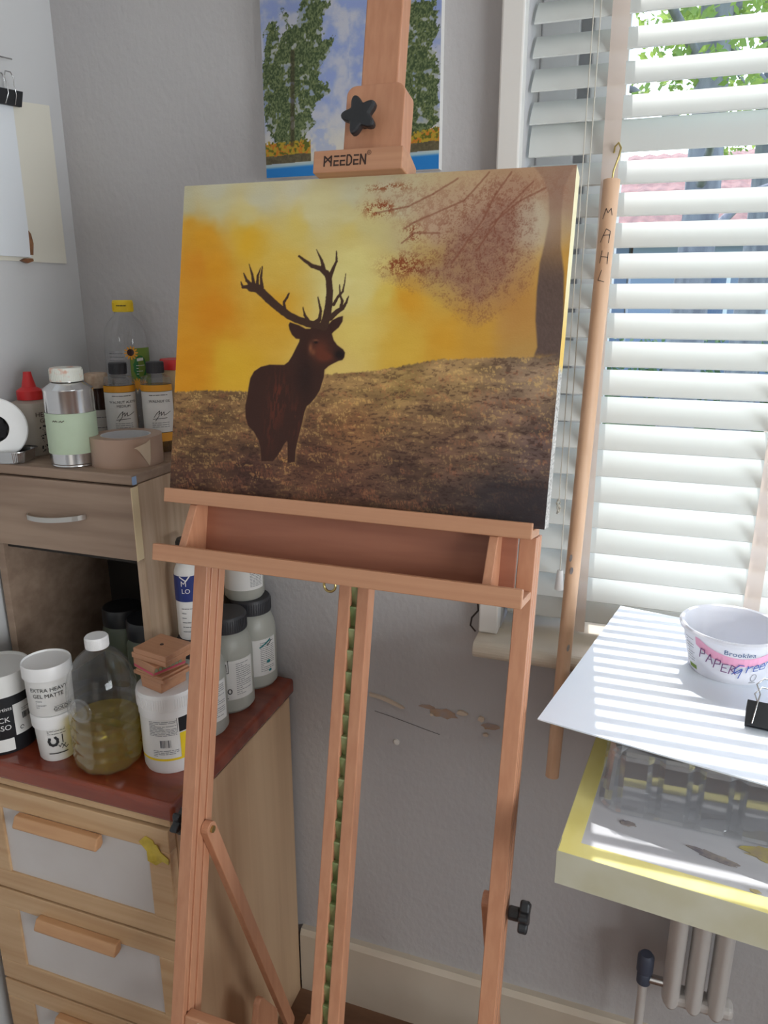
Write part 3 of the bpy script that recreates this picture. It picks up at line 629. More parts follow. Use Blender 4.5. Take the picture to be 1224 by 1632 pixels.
lp = thing('landscape_painting', 'unframed painting of green poplars beside blue water hanging behind the easel', 'painting', ((LX0+LX1)/2, 1.20, LZ0))
paint_mesh('painted_front', lp, M['paint2'], (LX0, 1.190, LZ0), (LX1-LX0, 0, 0), (0, 0, LZ1-LZ0), nu, nv, col*1.0)
b = MB().box(LX0+.0005, LX1-.0005, 1.1905, 1.2095, LZ0, LZ1); obj('canvas_side', b, M['label'], lp, world=True)

# ---------------------------------------------------------------- chest of drawers
ZS = .78
ch = thing('chest_of_drawers', 'birch chest of drawers with frosted white panels and red brown varnished top', 'chest of drawers', (-.805, .99, 0))
CX0, CX1 = -1.0, -.612
b = MB().box(CX1-.016, CX1, .802, 1.188, 0, .745); obj('side_panel', b, M['birch'], ch, world=True, bevel=.001)
b = MB().box(CX0, CX0+.016, .802, 1.188, 0, .745); obj('side_panel', b, M['birch'], ch, world=True, bevel=.001)
b = MB().box(CX0+.016, CX1-.016, 1.17, 1.188, 0, .735).box(CX0+.016, CX1-.016, .81, 1.17, .05, .066); obj('carcass', b, M['birch'], ch, world=True)
b = MB().box(CX0, CX1, .787, 1.188, .7352, .7475); obj('top_board', b, M['birchh'], ch, world=True, bevel=.001)
b = MB().box(CX0-.008, -.600, .782, 1.189, .7478, ZS); obj('varnished_top', b, M['mahog'], ch, world=True, bevel=.007, seg=4)
for z0, z1, pz0, pz1, hx0, hx1, hz in ((.527, .731, .563, .692, -.900, -.737, .6835), (.320, .522, .362, .483, -.889, -.726, .482), (.113, .315, .155, .276, -.880, -.717, .272)):
    b = MB(); y0, y1 = .783, .801
    b.box(CX0+.002, CX1-.002, y0, y1, z0, pz0).box(CX0+.002, CX1-.002, y0, y1, pz1, z1).box(CX0+.002, -.940, y0, y1, pz0, pz1).box(-.654, CX1-.002, y0, y1, pz0, pz1)
    dr = obj('drawer', b, M['birchh'], ch, world=True, bevel=.0015)
    obj('drawer_panel', MB().box(-.9405, -.6535, y0+.004, y1-.003, pz0-.0005, pz1+.0005), M['frost'], dr, world=True)
    P = [(y0, hz+.010), (y0, hz-.006), (y0-.006, hz-.010), (y0-.018, hz-.010), (y0-.020, hz-.006), (y0-.012, hz+.010)]
    obj('drawer_handle', MB().prism(P, hx0, hx1, lambda a, b_, c: (c, a, b_)), M['handle'], dr, world=True, bevel=.002)
    obj('drawer_box', MB().box(CX0+.03, CX1-.03, .802, 1.15, z0+.02, z0+.035).box(CX0+.03, CX0+.042, .802, 1.15, z0+.035, z1-.03).box(CX1-.042, CX1-.03, .802, 1.15, z0+.035, z1-.03), M['birch'], dr, world=True)
P = [(-.668, .700), (-.655, .713), (-.642, .708), (-.640, .702), (-.633, .705), (-.630, .690), (-.615, .682), (-.616, .673), (-.628, .674), (-.640, .664), (-.652, .672), (-.655, .686)]
b = MB().prism(P, .7815, .7828, lambda a, b_, c: (a, c-.004*max(0, math.sin(a*300+b_*210)), b_)); o = obj('tape_scrap', b, M['scrap'])
o['label'] = 'crumpled scrap of yellow tape stuck on the top drawer corner'; o['category'] = 'tape'
# ---------------------------------------------------------------- bedside cabinet on top of it
ZT = 1.2385
cab = thing('bedside_cabinet', 'grey oak bedside cabinet with one drawer standing on the red brown top', 'cabinet', (-.87, 1.05, ZS))
KX0, KX1, KY0, KY1 = -1.02, -.72, .925, 1.187
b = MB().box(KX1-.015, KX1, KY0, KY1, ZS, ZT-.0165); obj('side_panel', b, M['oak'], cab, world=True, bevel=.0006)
b = MB().box(KX0, KX0+.015, KY0, KY1, ZS, ZT-.0165); obj('side_panel', b, M['oakh'], cab, world=True, bevel=.0006)  # darker oak here paints in the dimness inside the cabinet
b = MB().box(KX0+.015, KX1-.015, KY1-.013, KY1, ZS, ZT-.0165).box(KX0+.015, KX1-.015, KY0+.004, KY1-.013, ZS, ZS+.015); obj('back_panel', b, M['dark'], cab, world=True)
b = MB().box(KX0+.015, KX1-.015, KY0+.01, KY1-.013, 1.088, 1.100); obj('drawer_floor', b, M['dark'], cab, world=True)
b = MB().box(KX0, KX1, KY0-.013, KY1, ZT-.016, ZT); tp = obj('top_panel', b, M['oakh'], cab, world=True, bevel=.003)
b = MB().box(KX1-.0002, KX1+.0015, KY0-.013, KY0-.003, ZT-.015, ZT-.002); obj('end_cap', b, M['blueedge'], tp, world=True, bevel=.001)
b = MB().box(KX0, KX1-.0005, KY0-.017, KY0-.002, 1.1035, 1.2205); dw = obj('drawer', b, M['oakh'], cab, world=True, bevel=.0008)
b = MB().box(KX1-.0004, KX1+.001, KY0-.0175, KY0-.0015, 1.1035, 1.2205); obj('edge_strip', b, M['oakedge'], dw, world=True)
pts = [(-.926+.117*t, KY0-.017-.018*max(0, math.sin(PI*t))**.5, 1.158+.009*t-.002*math.sin(PI*t)) for t in [i/14 for i in range(15)]]
b = MB()
for a, c in zip(pts, pts[1:]):
    b.box(0, 1, 0, 1, 0, 1, lambda x, y, z: (a[0]+(c[0]-a[0])*x, a[1]+(c[1]-a[1])*x+.003*y-.0015, a[2]+(c[2]-a[2])*x+.008*z-.004))
obj('drawer_handle', b, M['alu'], dw, world=True, smooth=50)

# ---------------------------------------------------------------- builders for jars and bottles
def ring_text(par, m, items, name='lettering'):
    b = MB()
    for s, size, fn, al, dx, dy in items: put_text(b, s, size, fn, al, dx, dy)
    return obj(name, b, m, par)
def ribs(b, r, z0, z1, n, w=.0006):
    for i in range(n):
        a = 2*PI*i/n; b.box(-w, w, -w, w, z0, z1, lambda x, y, z: ((r+x)*math.cos(a)-y*math.sin(a), (r+x)*math.sin(a)+y*math.cos(a), z))
def milky_jar(x, y, z, r, h, label, capped=True, writing=None, group=None, m='jar', la=(-1.2, 1.1)):
    t = thing('plastic_jar', label, 'jar', (x, y, z), group)
    f = face(x, y); nk = r*.74; sh = h*.80
    prof = [(0, 0), (r*.9, 0), (r, .006), (r, h*.60), (r*.985, h*.66), (r*.93, h*.72), (r*.82, sh), (nk, sh+.004), (nk, h-.004), (0, h-.004)]
    bd = obj('body', MB().lathe(prof, 44), M[m], t, smooth=35)
    if capped:
        cb_ = MB().lathe([(nk+.002, sh+.006), (nk+.0045, sh+.007), (nk+.0045, h-.004), (nk+.002, h), (0, h)], 44); ribs(cb_, nk+.0045, sh+.009, h-.005, 56)
        obj('lid', cb_, M['cap'], t, smooth=35)
    lb = obj('label', MB().wrap(r+.0006, f+la[0], f+la[1], h*.16, h*.58, 30), M['label'], t)
    b = MB(); fine_print(b, cyl(r+.001, f, 0), r*.30, r*1.0, h*.2, h*.55, 16, .0011); obj('fine_print', b, M['inkg'], lb)
    if writing:
        b = MB(); writing(b, cyl(r+.0011, f, 0), r, h); obj('lettering', b, M['inkb'], lb)
    return t
# front row on the red brown top
def tub(x, y, z, r, h, label, rim=.0, lidh=.02, m='white', wall='white', tip=0):
    t = thing('paint_tub', label, 'tub', (x, y, z)); t.rotation_euler = (tip, 0, 0)
    return t
# black gesso tub
x, y = -.966, .838; r, h = .052, .138; f = face(x, y)
t = thing('gesso_tub', 'wide black labelled paint tub with white lid, leftmost on the red brown top', 'paint tub', (x, y, ZS))
obj('body', MB().lathe([(0, 0), (r*.94, 0), (r*.97, .004), (r*.97, h-.03), (0, h-.03)], 48), M['blackl'], t, smooth=35)
b = MB().lathe([(r*.97, h-.036), (r*1.01, h-.036), (r*1.01, h-.006), (r*.99, h), (r*.95, h), (r*.93, h-.004), (0, h-.005)], 48); obj('lid', b, M['whitet'], t, smooth=35)
lb = obj('back_label', MB().wrap(r*.97+.0006, f+.30, f+1.15, .030, .085, 14), M['label'], t)
b = MB(); fn = cyl(r*.97+.0011, f+.72, 0)
for k in range(12): w = random.uniform(.0004, .0012); b.add([fn(-.008+k*.0013, .055), fn(-.008+k*.0013+w, .055), fn(-.008+k*.0013+w, .066), fn(-.008+k*.0013, .066)], [(0, 1, 2, 3)])
b.ribbon([[(-.011+.003*math.cos(q), .041+.003*math.sin(q)) for q in [2*PI*i/12 for i in range(11)]]], .0011, fn); fine_print(b, fn, -.008, .010, .069, .075, 2, .0008)
obj('barcode', b, M['inkb'], lb)
obj('front_label', MB().wrap(r*.97+.0006, f-.7, f+.22, .006, .028, 14), M['label'], t)
b = MB(); fn = cyl(r*.97+.0008, f, 0); put_text(b, 'BLACK', .013, fn, 'RIGHT', .009, .058); put_text(b, 'GESSO', .013, fn, 'RIGHT', .010, .044); put_text(b, 'Artists', .009, fn, 'RIGHT', .014, .078); obj('lettering', b, M['white'], t)
# two stacked tubs
x, y = -.856, .837; r, h = .0325, .083; f = face(x, y)
t = thing('gel_tub', 'small white tub with round dark emblem, under another tub', 'paint tub', (x, y, ZS))
obj('body', MB().lathe([(0, 0), (r*.80, 0), (r*.86, .003), (r*.96, h-.016), (0, h-.016)], 44), M['whitet'], t, smooth=35)
obj('lid', MB().lathe([(r*.96, h-.022), (r*1.03, h-.022), (r*1.05, h-.004), (r*1.03, h), (0, h)], 44), M['white'], t, smooth=35)
b = MB(); fn = cyl(r*.945, f, 0); fine_print(b, fn, -.014, .014, .050, .060, 4, .0009); b.ribbon([[(-.014, .0165), (.014, .0165)]], .0016, fn)
b.ribbon([[(.001, .031), (.003, .027), (.006, .032), (.009, .027), (.012, .031)], [(.006, .024), (.009, .028), (.012, .023), (.016, .026)]], .0011, fn)
em = [(-.006+.0068*math.cos(2*PI*i/18)*(1 if i % 2 else .9), .0385+.0078*math.sin(2*PI*i/18)*(1 if i % 2 else .92)) for i in range(18)]
b.ribbon([em[7:]+em[:4]], .0042, fn); b.ribbon([[(.008, .034), (.008, .048)]], .0016, fn)
obj('emblem', b, M['inkb'], t)
x2, y2, r2, h2 = -.858, .838, .0375, .084
t = thing('gel_tub', 'white tub of extra heavy matte gel stacked on the small emblem tub', 'paint tub', (x2, y2, ZS+.0835)); t.rotation_euler = (R(0), R(0), 0)
obj('body', MB().lathe([(0, 0), (r2*.86, 0), (r2*.9, .003), (r2*.93, h2-.016), (0, h2-.016)], 44), M['whitet'], t, smooth=35)
obj('lid', MB().lathe([(r2*.93, h2-.022), (r2*1.0, h2-.022), (r2*1.0, h2-.002), (r2*.97, h2), (r2*.95, h2-.003), (0, h2-.004)], 44), M['white'], t, smooth=35)
b = MB(); fn = cyl(r2*.925+.0012, face(x2, y2), 0)
put_text(b, 'EXTRA HEAVY', .0092, fn, 'CENTER', -.002, .044); put_text(b, 'GEL MATTE', .0092, fn, 'CENTER', -.004, .034); put_text(b, 'GOLDEN', .0080, fn, 'CENTER', .018, .010); b.ribbon([[(.003, .0085), (.033, .0085)], [(.003, .0172), (.033, .0172)]], .0005, fn)
obj('lettering', b, M['inkb'], t)
b = MB(); fine_print(b, fn, -.024, -.008, .016, .030, 4, .0009); obj('fine_print', b, M['inkg'], t)
# big clear oil bottle with a waist
x, y = -.763, .848; r = .0535; t = thing('oil_bottle', 'large clear plastic bottle half full of yellow oil with white cap', 'bottle', (x, y, ZS))
def bprof(scale=1.0, zmax=1e9, inset=0.0):
    P = [(0, .004), (.030, .001), (.044, 0), (.050, .006), (.0525, .014), (.0535, .024)]
    z = .024
    for k in range(5): P += [(.0535, z+.004), (.0510, z+.009), (.0510, z+.011), (.0535, z+.016)]; z += .020
    P += [(.0535, .126), (.0525, .140), (.0485, .156), (.0410, .172), (.0310, .186), (.0210, .194), (.0165, .197), (.0160, .206)]
    return P
full = bprof()
def lobed(x, y, z):
    a = math.atan2(y, x); k = 1-.05*max(0, 1-z/.02)*(.5+.5*math.cos(10*a)); return (x*k, y*k, z)
obj('bottle_shell', MB().lathe(full, 60, fn=lobed), M['pet'], t, smooth=50)
lq = [(max(0, q-.0012) if q > 0 else 0, zz+.0012) for q, zz in full if zz < .080]; lq += [(lq[-1][0], .0808), (0, .0808)]
obj('oil', MB().lathe(lq, 60, fn=lobed), M['oil'], t, smooth=50)
cb_ = MB().lathe([(.0170, .200), (.0175, .2005), (.0175, .2165), (.0160, .2185), (0, .2185)], 40); ribs(cb_, .0175, .202, .216, 48, .0004); obj('cap', cb_, M['white'], t, smooth=40)
f = face(x, y)-R(42); rr_ = .0535; fn3 = lambda a, b_, c: ((rr_+c)*math.cos(f)-a*math.sin(f), (rr_+c)*math.sin(f)+a*math.cos(f), .116+b_)
b = MB()
for q0 in (.0185, .0120): b.tube([fn3(q0*math.cos(q), q0*math.sin(q), -.003+.003*(q0 < .015)) for q in [2*PI*i/28 for i in range(29)]], .0016, 8)
b.lathe([(.0185, -.004), (.0165, .001), (.012, .0022), (.006, .001), (0, .0005)], 28, fn=lambda a, b_, c: fn3(a, b_, c))
obj('moulded_grip', b, M['pet'], t, smooth=50)
# white and yellow tub
x, y = -.669, .884; r, h = .0455, .137; f = face(x, y); t = thing('paint_tub', 'large white tub with yellow and black label, wooden blocks on its lid', 'paint tub', (x, y, ZS))
obj('body', MB().lathe([(0, 0), (r*.90, 0), (r*.95, .006), (r*.95, .024), (r*.97, .026), (r*.97, h-.036), (0, h-.036)], 48), M['white'], t, smooth=35)
cb_ = MB().lathe([(r*.97, h-.040), (r*1.0, h-.040), (r*1.0, h-.028), (r*1.03, h-.027), (r*1.03, h-.004), (r*1.0, h), (0, h)], 48); ribs(cb_, r*1.03, h-.024, h-.006, 80, .0005); obj('lid', cb_, M['white'], t, smooth=35)
lb = obj('label', MB().wrap(r*.97+.0005, f-1.3, f+.28, .028, .098, 24), M['label'], t)
obj('yellow_panel', MB().wrap(r*.97+.0005, f+.30, f+1.3, .028, .070, 14).wrap(r*.97+.0006, f-1.3, f+1.3, .0245, .0285, 30), M['yellow'], t)
obj('black_panel', MB().wrap(r*.97+.0005, f+.22, f+1.3, .072, .0965, 14), M['blackl'], t)
b = MB(); fn = cyl(r*.97+.001, f, 0); fine_print(b, fn, -.034, .009, .068, .094, 10, .0009); fine_print(b, fn, -.030, .010, .032, .044, 4, .0010)
for k in range(9): w = random.choice((.0006, .0012, .0018)); xx = -.018+k*.0020; b.add([fn(xx, .048), fn(xx+w, .048), fn(xx+w, .061), fn(xx, .061)], [(0, 1, 2, 3)])
obj('fine_print', b, M['inkg'], lb)
# wooden offcut blocks on the tub lid
BZ = ZS+.137; g = 'easel offcut blocks on the tub lid'
def block(label, x, y, z, rz, shape, paint=False):
    t = thing('wooden_block', label, 'wooden block', (x, y, z), g, rz); b = MB()
    lo, hi, L = shape
    b.prism(lo, -L/2, L/2, lambda a, b_, c: (a, c, b_)); o = obj('block', b, M['beechh'], t, bevel=.0012)
    if hi:
        b = MB(); b.prism(hi, -L/2, L/2, lambda a, b_, c: (a, c, b_)); obj('upper_step', b, M['beechh'], t, bevel=.001)
    return t
RZ = R(-14)
block('lowest wooden block of the stack, a plain wedge flat on the white tub lid', -.670, .880, BZ, RZ, ([(-.022, 0), (.022, 0), (.024, .018), (-.024, .018)], None, .05))
block('grooved wooden block resting on the wedge, below the paint stained one', -.673, .882, BZ+.0185, RZ, ([(-.034, 0), (.034, 0), (.034, .006), (-.034, .006)], [(-.028, .006), (.030, .006), (.030, .010), (-.028, .010)], .055))
t = block('paint stained wooden wedge block with pink stripe, second from the top', -.674, .880, BZ+.0290, RZ-R(8), ([(-.030, 0), (.024, 0), (.031, .019), (-.030, .019)], None, .056))
b = MB().add([(-.028, -.0285, .003), (.0245, -.0285, .003), (.026, -.0285, .0065), (-.028, -.0285, .0065)], [(0, 1, 2, 3)]); b.add([(.0262, -.0275, .004), (.0262, .0275, .004), (.0280, .0275, .008), (.0280, -.0275, .008)], [(0, 1, 2, 3)]); obj('pink_stripe', b, mat('pink_paint', rgb(206, 84, 110), .6), t)
b = MB()
for k in range(7): b.add([(.029+.0013, -.026+k*.007+q[0], .013+q[1]) for q in ((-.003, -.002), (.003, -.003), (.0025, .003), (-.0015, .002))], [(0, 1, 2, 3)])
obj('paint_stain', b, mat('grey_green_paint', rgb(130, 140, 110), .7), t)
t = block('topmost wooden block of the stack with a small drilled hole', -.669, .881, BZ+.0485, RZ+R(4), ([(-.036, 0), (.036, 0), (.036, .009), (-.036, .009)], [(-.031, .009), (.036, .009), (.036, .0175), (-.031, .0175)], .058))
b = MB().lathe([(0, 0), (.003, 0), (.003, .0006), (0, .0006)], 14, (0, .0, .0176)); obj('drilled_hole', b, M['ink'], t)
# milky jars along the right of the top
def wN(b, fn, r, h): put_text(b, 'N', .022, fn, 'CENTER', -.010, h*.47); b.ribbon([[(-.021, h*.455), (.000, h*.455), (.000, h*.59)]], .0011, fn); b.ribbon([[(-.012, h*.275), (-.006, h*.28)], [(.001+.0034*math.cos(q), h*.255+.0046*math.sin(q)) for q in [2*PI*i/12 for i in range(13)]], [(-.012, h*.20), (-.009, h*.225), (-.006, h*.21), (-.008, h*.185), (-.003, h*.183)]], .0018, fn)
def wH(b, fn, r, h): b.ribbon([[(.006, h*.33), (.005, h*.27)], [(.010, h*.34), (.009, h*.28)], [(.005, h*.30), (.010, h*.31)]], .0015, fn); put_text(b, 'N', .018, fn, 'CENTER', -.006, h*.47)
def wT(b, fn, r, h): b.ribbon([[(r*.62, h*.50), (r*.72, h*.515), (r*.85, h*.545)]], .002, fn)
milky_jar(-.670, .980, ZS, .0415, .175, 'white labelled milky jar right behind the left easel upright with a bottle on it', True, wH)
milky_jar(-.672, 1.068, ZS, .0455, .180, 'milky jar with dark lid and a boxed letter N on its label', True, wN)
milky_jar(-.671, 1.159, ZS, .0450, .176, 'milky jar with teal paint drips on its label, against the wall', True, wT)
b = MB(); f = face(-.671, 1.159); fn = cyl(.0462, f, 0)
for cx, cz, sc2 in ((.030, .055, 1.0), (.033, .036, .8)):
    P = [(cx+.005*sc2*math.cos(q)*(1 if i % 2 else .75), cz+.0035*sc2*math.sin(q)) for i, q in enumerate([2*PI*k/12 for k in range(12)])]
    b.add([fn(*p) for p in P], [tuple(range(12))])
for k in range(9): b.add([fn(.012+k*.0025, .085+k*.0012), fn(.012+k*.0025+.004, .086+k*.0014), fn(.012+k*.0025+.004, .089+k*.0016), fn(.012+k*.0025, .088+k*.0012)], [(0, 1, 2, 3)])
dripjar = [o for o in S.objects if o.get('label', '').startswith('milky jar with teal')][0]
obj('paint_drip', b, mat('teal_paint', rgb(30, 120, 124), .4), dripjar)
milky_jar(-.682, 1.158, ZS+.1765, .0375, .135, 'smaller milky jar standing on the lid of the teal dripped jar', False)
bs = thing('paint_bottle', 'slim white bottle with navy blue label standing on a jar lid behind the left upright', 'bottle', (-.678, .975, ZS+.1755))
r = .0215; f = face(-.678, .975)
obj('body', MB().lathe([(0, 0), (r*.9, 0), (r, .006), (r, .115), (r*.8, .128), (r*.5, .134), (0, .134)], 36), M['label'], bs, smooth=35)
obj('cap', MB().lathe([(0, .1335), (r*.75, .1335), (r*.72, .165), (r*.6, .170), (0, .170)], 30), M['black'], bs, smooth=35)
lb = obj('blue_label', MB().wrap(r+.0006, f-1.6, f+1.0, .068, .112, 24), M['spray'], bs)
b = MB(); fn = cyl(r+.0011, f, 0); put_text(b, 'M', .013, fn, 'CENTER', -.008, .095); put_text(b, "LO", .011, fn, 'CENTER', -.005, .083)
b.ribbon([[(-.014, .111), (-.004, .104), (.003, .113)]], .002, fn); obj('lettering', b, M['white'], lb)
b = MB(); fine_print(b, fn, -.014, .012, .012, .060, 6, .0012); obj('fine_print', b, M['inkg'], bs)
# dark jars inside the cabinet
g = 'dark jars inside the cabinet'
for (x, y, r, h), lab in (((-.800, 1.105, .042, .205), 'tallest dark lidded jar at the back of the open cabinet'), ((-.784, 1.005, .042, .165), 'dark lidded jar nearest the right side of the open cabinet'), ((-.886, 1.060, .038, .150), 'shorter dark lidded jar furthest left inside the open cabinet')):
    t = thing('lidded_jar', lab, 'jar', (x, y, ZS+.015), g)
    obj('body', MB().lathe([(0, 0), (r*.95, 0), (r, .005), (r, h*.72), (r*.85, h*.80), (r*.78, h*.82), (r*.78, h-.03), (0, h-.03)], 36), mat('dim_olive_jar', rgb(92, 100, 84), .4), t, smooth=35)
    obj('lid', MB().lathe([(r*.95, h-.032), (r*.95, h-.004), (r*.9, h), (0, h)], 36), M['black'], t, smooth=35)
# ---------------------------------------------------------------- things on the cabinet
def bottle(x, y, h, label, lines, liq, capm, sg):
    r = .0258; f = face(x, y); t = thing('oil_medium_bottle', label, 'bottle', (x, y, ZT), 'labelled medium bottles on the cabinet')
    H = h-.022
    obj('glass_body', MB().lathe([(0, 0), (r*.94, 0), (r, .004), (r, H-.012), (r*.93, H-.003), (r*.6, H), (.0115, H+.001), (.0115, H+.005)], 40), M['pet'], t, smooth=40)
    obj('contents', MB().lathe([(0, .0015), (r*.9, .0015), (r-.0012, .005), (r-.0012, H-.016), (0, H-.016)], 40), M[liq], t, smooth=40)
    cb_ = MB().lathe([(0, H+.003), (.0145, H+.003), (.0145, h-.001), (.0135, h), (0, h)], 36); ribs(cb_, .0145, H+.004, h-.002, 40, .0004); obj('cap', cb_, M['cap'], t, smooth=35)
    lb = obj('label', MB().wrap(r+.0006, f-1.35, f+1.25, H*.27, H*.80, 28), M['label'], t)
    b = MB().wrap(r+.0007, f-1.35, f+1.25, H*.80, H*.885, 28).wrap(r+.0007, f-1.35, f+1.25, H*.15, H*.265, 28); obj('orange_band', b, M['orange'], lb)
    b = MB(); fn = cyl(r+.0011, f, 0)
    for q0, q1 in ((.797, .802), (.883, .888), (.263, .268)): b.wrap(r+.0009, f-1.35, f+1.25, H*q0, H*q1, 28)
    for i, s_ in enumerate(lines): put_text(b, s_, .0062, fn, 'CENTER', .004, H*.66-i*.0068)
    fine_print(b, fn, -.014, .018, H*.745, H*.765, 1, .0010)
    obj('lettering', b, M['inkb'], lb)
    b = MB(); y0 = H*.50
    b.ribbon([[(-.008, y0-.004), (-.003, y0+.003), (.002, y0+.007), (.000, y0-.002), (-.006, y0-.010)], [(.000, y0+.001), (.005, y0+.005), (.004, y0-.001), (.009, y0+.005), (.009, y0-.001), (.014, y0+.001), (.022, y0+.005)], [(-.010, y0-.007), (.004, y0-.006), (.014, y0-.0055)]], .0009, fn)
    obj('signature', b, M['inkb'], lb)
    b = MB(); fine_print(b, fn, -.012, .018, H*.33, H*.41, 3, .0009); obj('fine_print', b, M['inkg'], lb)
bottle(-.850, 1.068, .152, 'slim bottle of grey walnut medium with black cap and orange banded label, beside the tin', ('WALNUT ALKYD', 'MEDIUM'), 'petg', 'cap', 0)
bottle(-.794, 1.094, .153, 'slim bottle of amber walnut oil with orange banded label, next to the painting', ('WALNUT OIL',), 'amber', 'cap', 1)
# tall sunflower oil bottle
x, y = -.903, 1.165; t = thing('cooking_oil_bottle', 'tall empty clear bottle with yellow cap and green sunflower label', 'bottle', (x, y, ZT)); f = face(x, y)
P = [(0, .003), (.030, 0), (.037, .005), (.0385, .012)]
z = .012
for k in range(4): P += [(.0385, z+.003), (.0370, z+.006), (.0385, z+.010)]; z += .012
P += [(.0385, .078), (.0385, .172)]
for k in range(3): P += [(.0380, .175+k*.005), (.0370, .1775+k*.005)]
P += [(.0372, .191), (.0345, .202), (.0290, .213), (.0215, .222), (.0165, .226), (.0152, .229), (.0152, .236)]
obj('bottle_shell', MB().lathe(P, 48), M['pet'], t, smooth=45)
b = MB().lathe([(.0158, .232), (.0178, .2325), (.0178, .250), (.0165, .2525), (0, .2525)], 40); ribs(b, .0178, .234, .248, 50, .0004); obj('cap', b, M['yellow'], t, smooth=35)
lb = obj('label', MB().wrap(.0391, f+.10, f+1.35, .098, .170, 20), M['lgreen'], t)
obj('back_label', MB().wrap(.0390, f-1.2, f-.02, .108, .166, 20), M['mclear'], t)
fn = cyl(.0396, f, 0)
P = [(.0225+.0145*math.cos(q)*(1.0 if i % 2 else .9), .136+.021*math.sin(q)) for i, q in enumerate([2*PI*k/24 for k in range(24)])]
b = MB().add([fn(*p) for p in P], [tuple(range(24))]); obj('green_shield', b, M['dgreen'], lb)
fn = cyl(.0401, f, 0)
for cx, cz, rr_ in ((.007, .162, .012), (.013, .106, .011), (.026, .104, .010)):
    b = MB()
    for k in range(12):
        q = 2*PI*k/12; q2 = .22; P = [(cx+rr_*.35*math.cos(q-q2*2), cz+rr_*.35*math.sin(q-q2*2)), (cx+rr_*.95*math.cos(q-.12), cz+rr_*.95*math.sin(q-.12)), (cx+rr_*1.05*math.cos(q+.1), cz+rr_*1.05*math.sin(q+.1)), (cx+rr_*.35*math.cos(q+q2*2), cz+rr_*.35*math.sin(q+q2*2))]
        b.add([fn(*p) for p in P], [(0, 1, 2, 3)])
    b.add([fn(cx+rr_*.45*math.cos(2*PI*k/14), cz+rr_*.45*math.sin(2*PI*k/14)) for k in range(14)], [tuple(range(14))])
    obj('sunflower', b, M['orange'], lb)
b = MB(); fn = cyl(.0405, f, 0)
for cx, cz, rr_ in ((.006, .163, .0062),): b.add([fn(cx+rr_*math.cos(2*PI*k/14), cz+rr_*math.sin(2*PI*k/14)) for k in range(14)], [tuple(range(14))])
obj('seed_head', b, M['jarbrown'], lb)
b = MB(); b.add([fn(.016, .147), fn(.029, .148), fn(.029, .153), fn(.016, .152)], [(0, 1, 2, 3)]); fine_print(b, fn, .014, .031, .122, .142, 4, .0011); obj('fine_print', b, M['label'], lb)
b = MB(); fine_print(b, cyl(.0394, f, 0), -.034, -.006, .116, .164, 8, .0011); obj('fine_print', b, M['inkg'], t)
b = MB(); fine_print(b, cyl(.0185, f, 0), -.012, .006, .241, .245, 1, .0018); obj('cap_print', b, M['ink'], t)
# squeeze bottle with red nozzle
x, y = -.982, 1.003; r = .0335; f = face(x, y); t = thing('squeeze_bottle', 'cloudy squeeze bottle with red nozzle cap at the left end of the cabinet top', 'bottle', (x, y, ZT))
obj('body', MB().lathe([(0, 0), (r*.95, 0), (r, .004), (r, .082), (r*.94, .088), (r*.6, .092), (0, .092)], 40), M['squeeze'], t, smooth=40)
obj('nozzle_cap', MB().lathe([(0, .0925), (.0205, .0925), (.0205, .107), (.0165, .110), (.0115, .113), (.0075, .130), (.0062, .138), (0, .138)], 36), M['red'], t, smooth=35)
b = MB(); fn = cyl(r+.0006, f, 0); put_text(b, 'HEAVY', .011, fn, 'LEFT', .004, .066); put_text(b, 'GEL', .010, fn, 'LEFT', .010, .056)
obj('lettering', b, M['ink'], t)
b = MB(); rr2 = random.Random(4)
for k in range(60):
    a_, c_ = rr2.uniform(.008, .030), rr2.uniform(.004, .050); w = rr2.uniform(.001, .003); b.add([fn(a_, c_), fn(a_+w, c_+w*.3), fn(a_+w*.7, c_+w*1.3), fn(a_-w*.2, c_+w)], [(0, 1, 2, 3)])
obj('drip_stain', b, M['inkb'], t)
# tin with pale green paper label
x, y = -.860, .957; r = .0375; f = face(x, y); t = thing('solvent_tin', 'shiny metal tin with pale green paper band and stained screw cap', 'tin', (x, y, ZT))
obj('body', MB().lathe([(0, 0), (r*.96, 0), (r*.985, .0015), (r*.985, .003), (r*.97, .004), (r, .0055), (r, .118), (r*1.01, .119), (r*1.01, .121), (r*.98, .122), (r*.60, .132), (r*.60, .135), (0, .135)], 52), M['tin'], t, smooth=30)
cb_ = MB().lathe([(0, .1325), (r*.655, .1325), (r*.655, .150), (r*.62, .153), (0, .153)], 44); ribs(cb_, r*.655, .134, .149, 46, .0005)
obj('screw_cap', cb_, mat('stained_white_cap', rgb(222, 222, 212), .5, col2=rgb(214, 170, 150), scale=(60, 60, 60), lo=.5, hi=.62), t, smooth=35)
lb = obj('paper_band', MB().lathe([(r+.0007, .0215), (r+.0007, .085)], 52), M['pgreen'], t, smooth=60)
b = MB(); fn = cyl(r+.0013, f, 0); b.ribbon([[(-.030, .073), (-.028, .075), (-.026, .073), (-.024, .075), (-.022, .073)], [(-.019, .073), (-.016, .0745), (-.015, .0725), (-.011, .075)]], .0009, fn); obj('handwriting', b, M['ink'], lb)
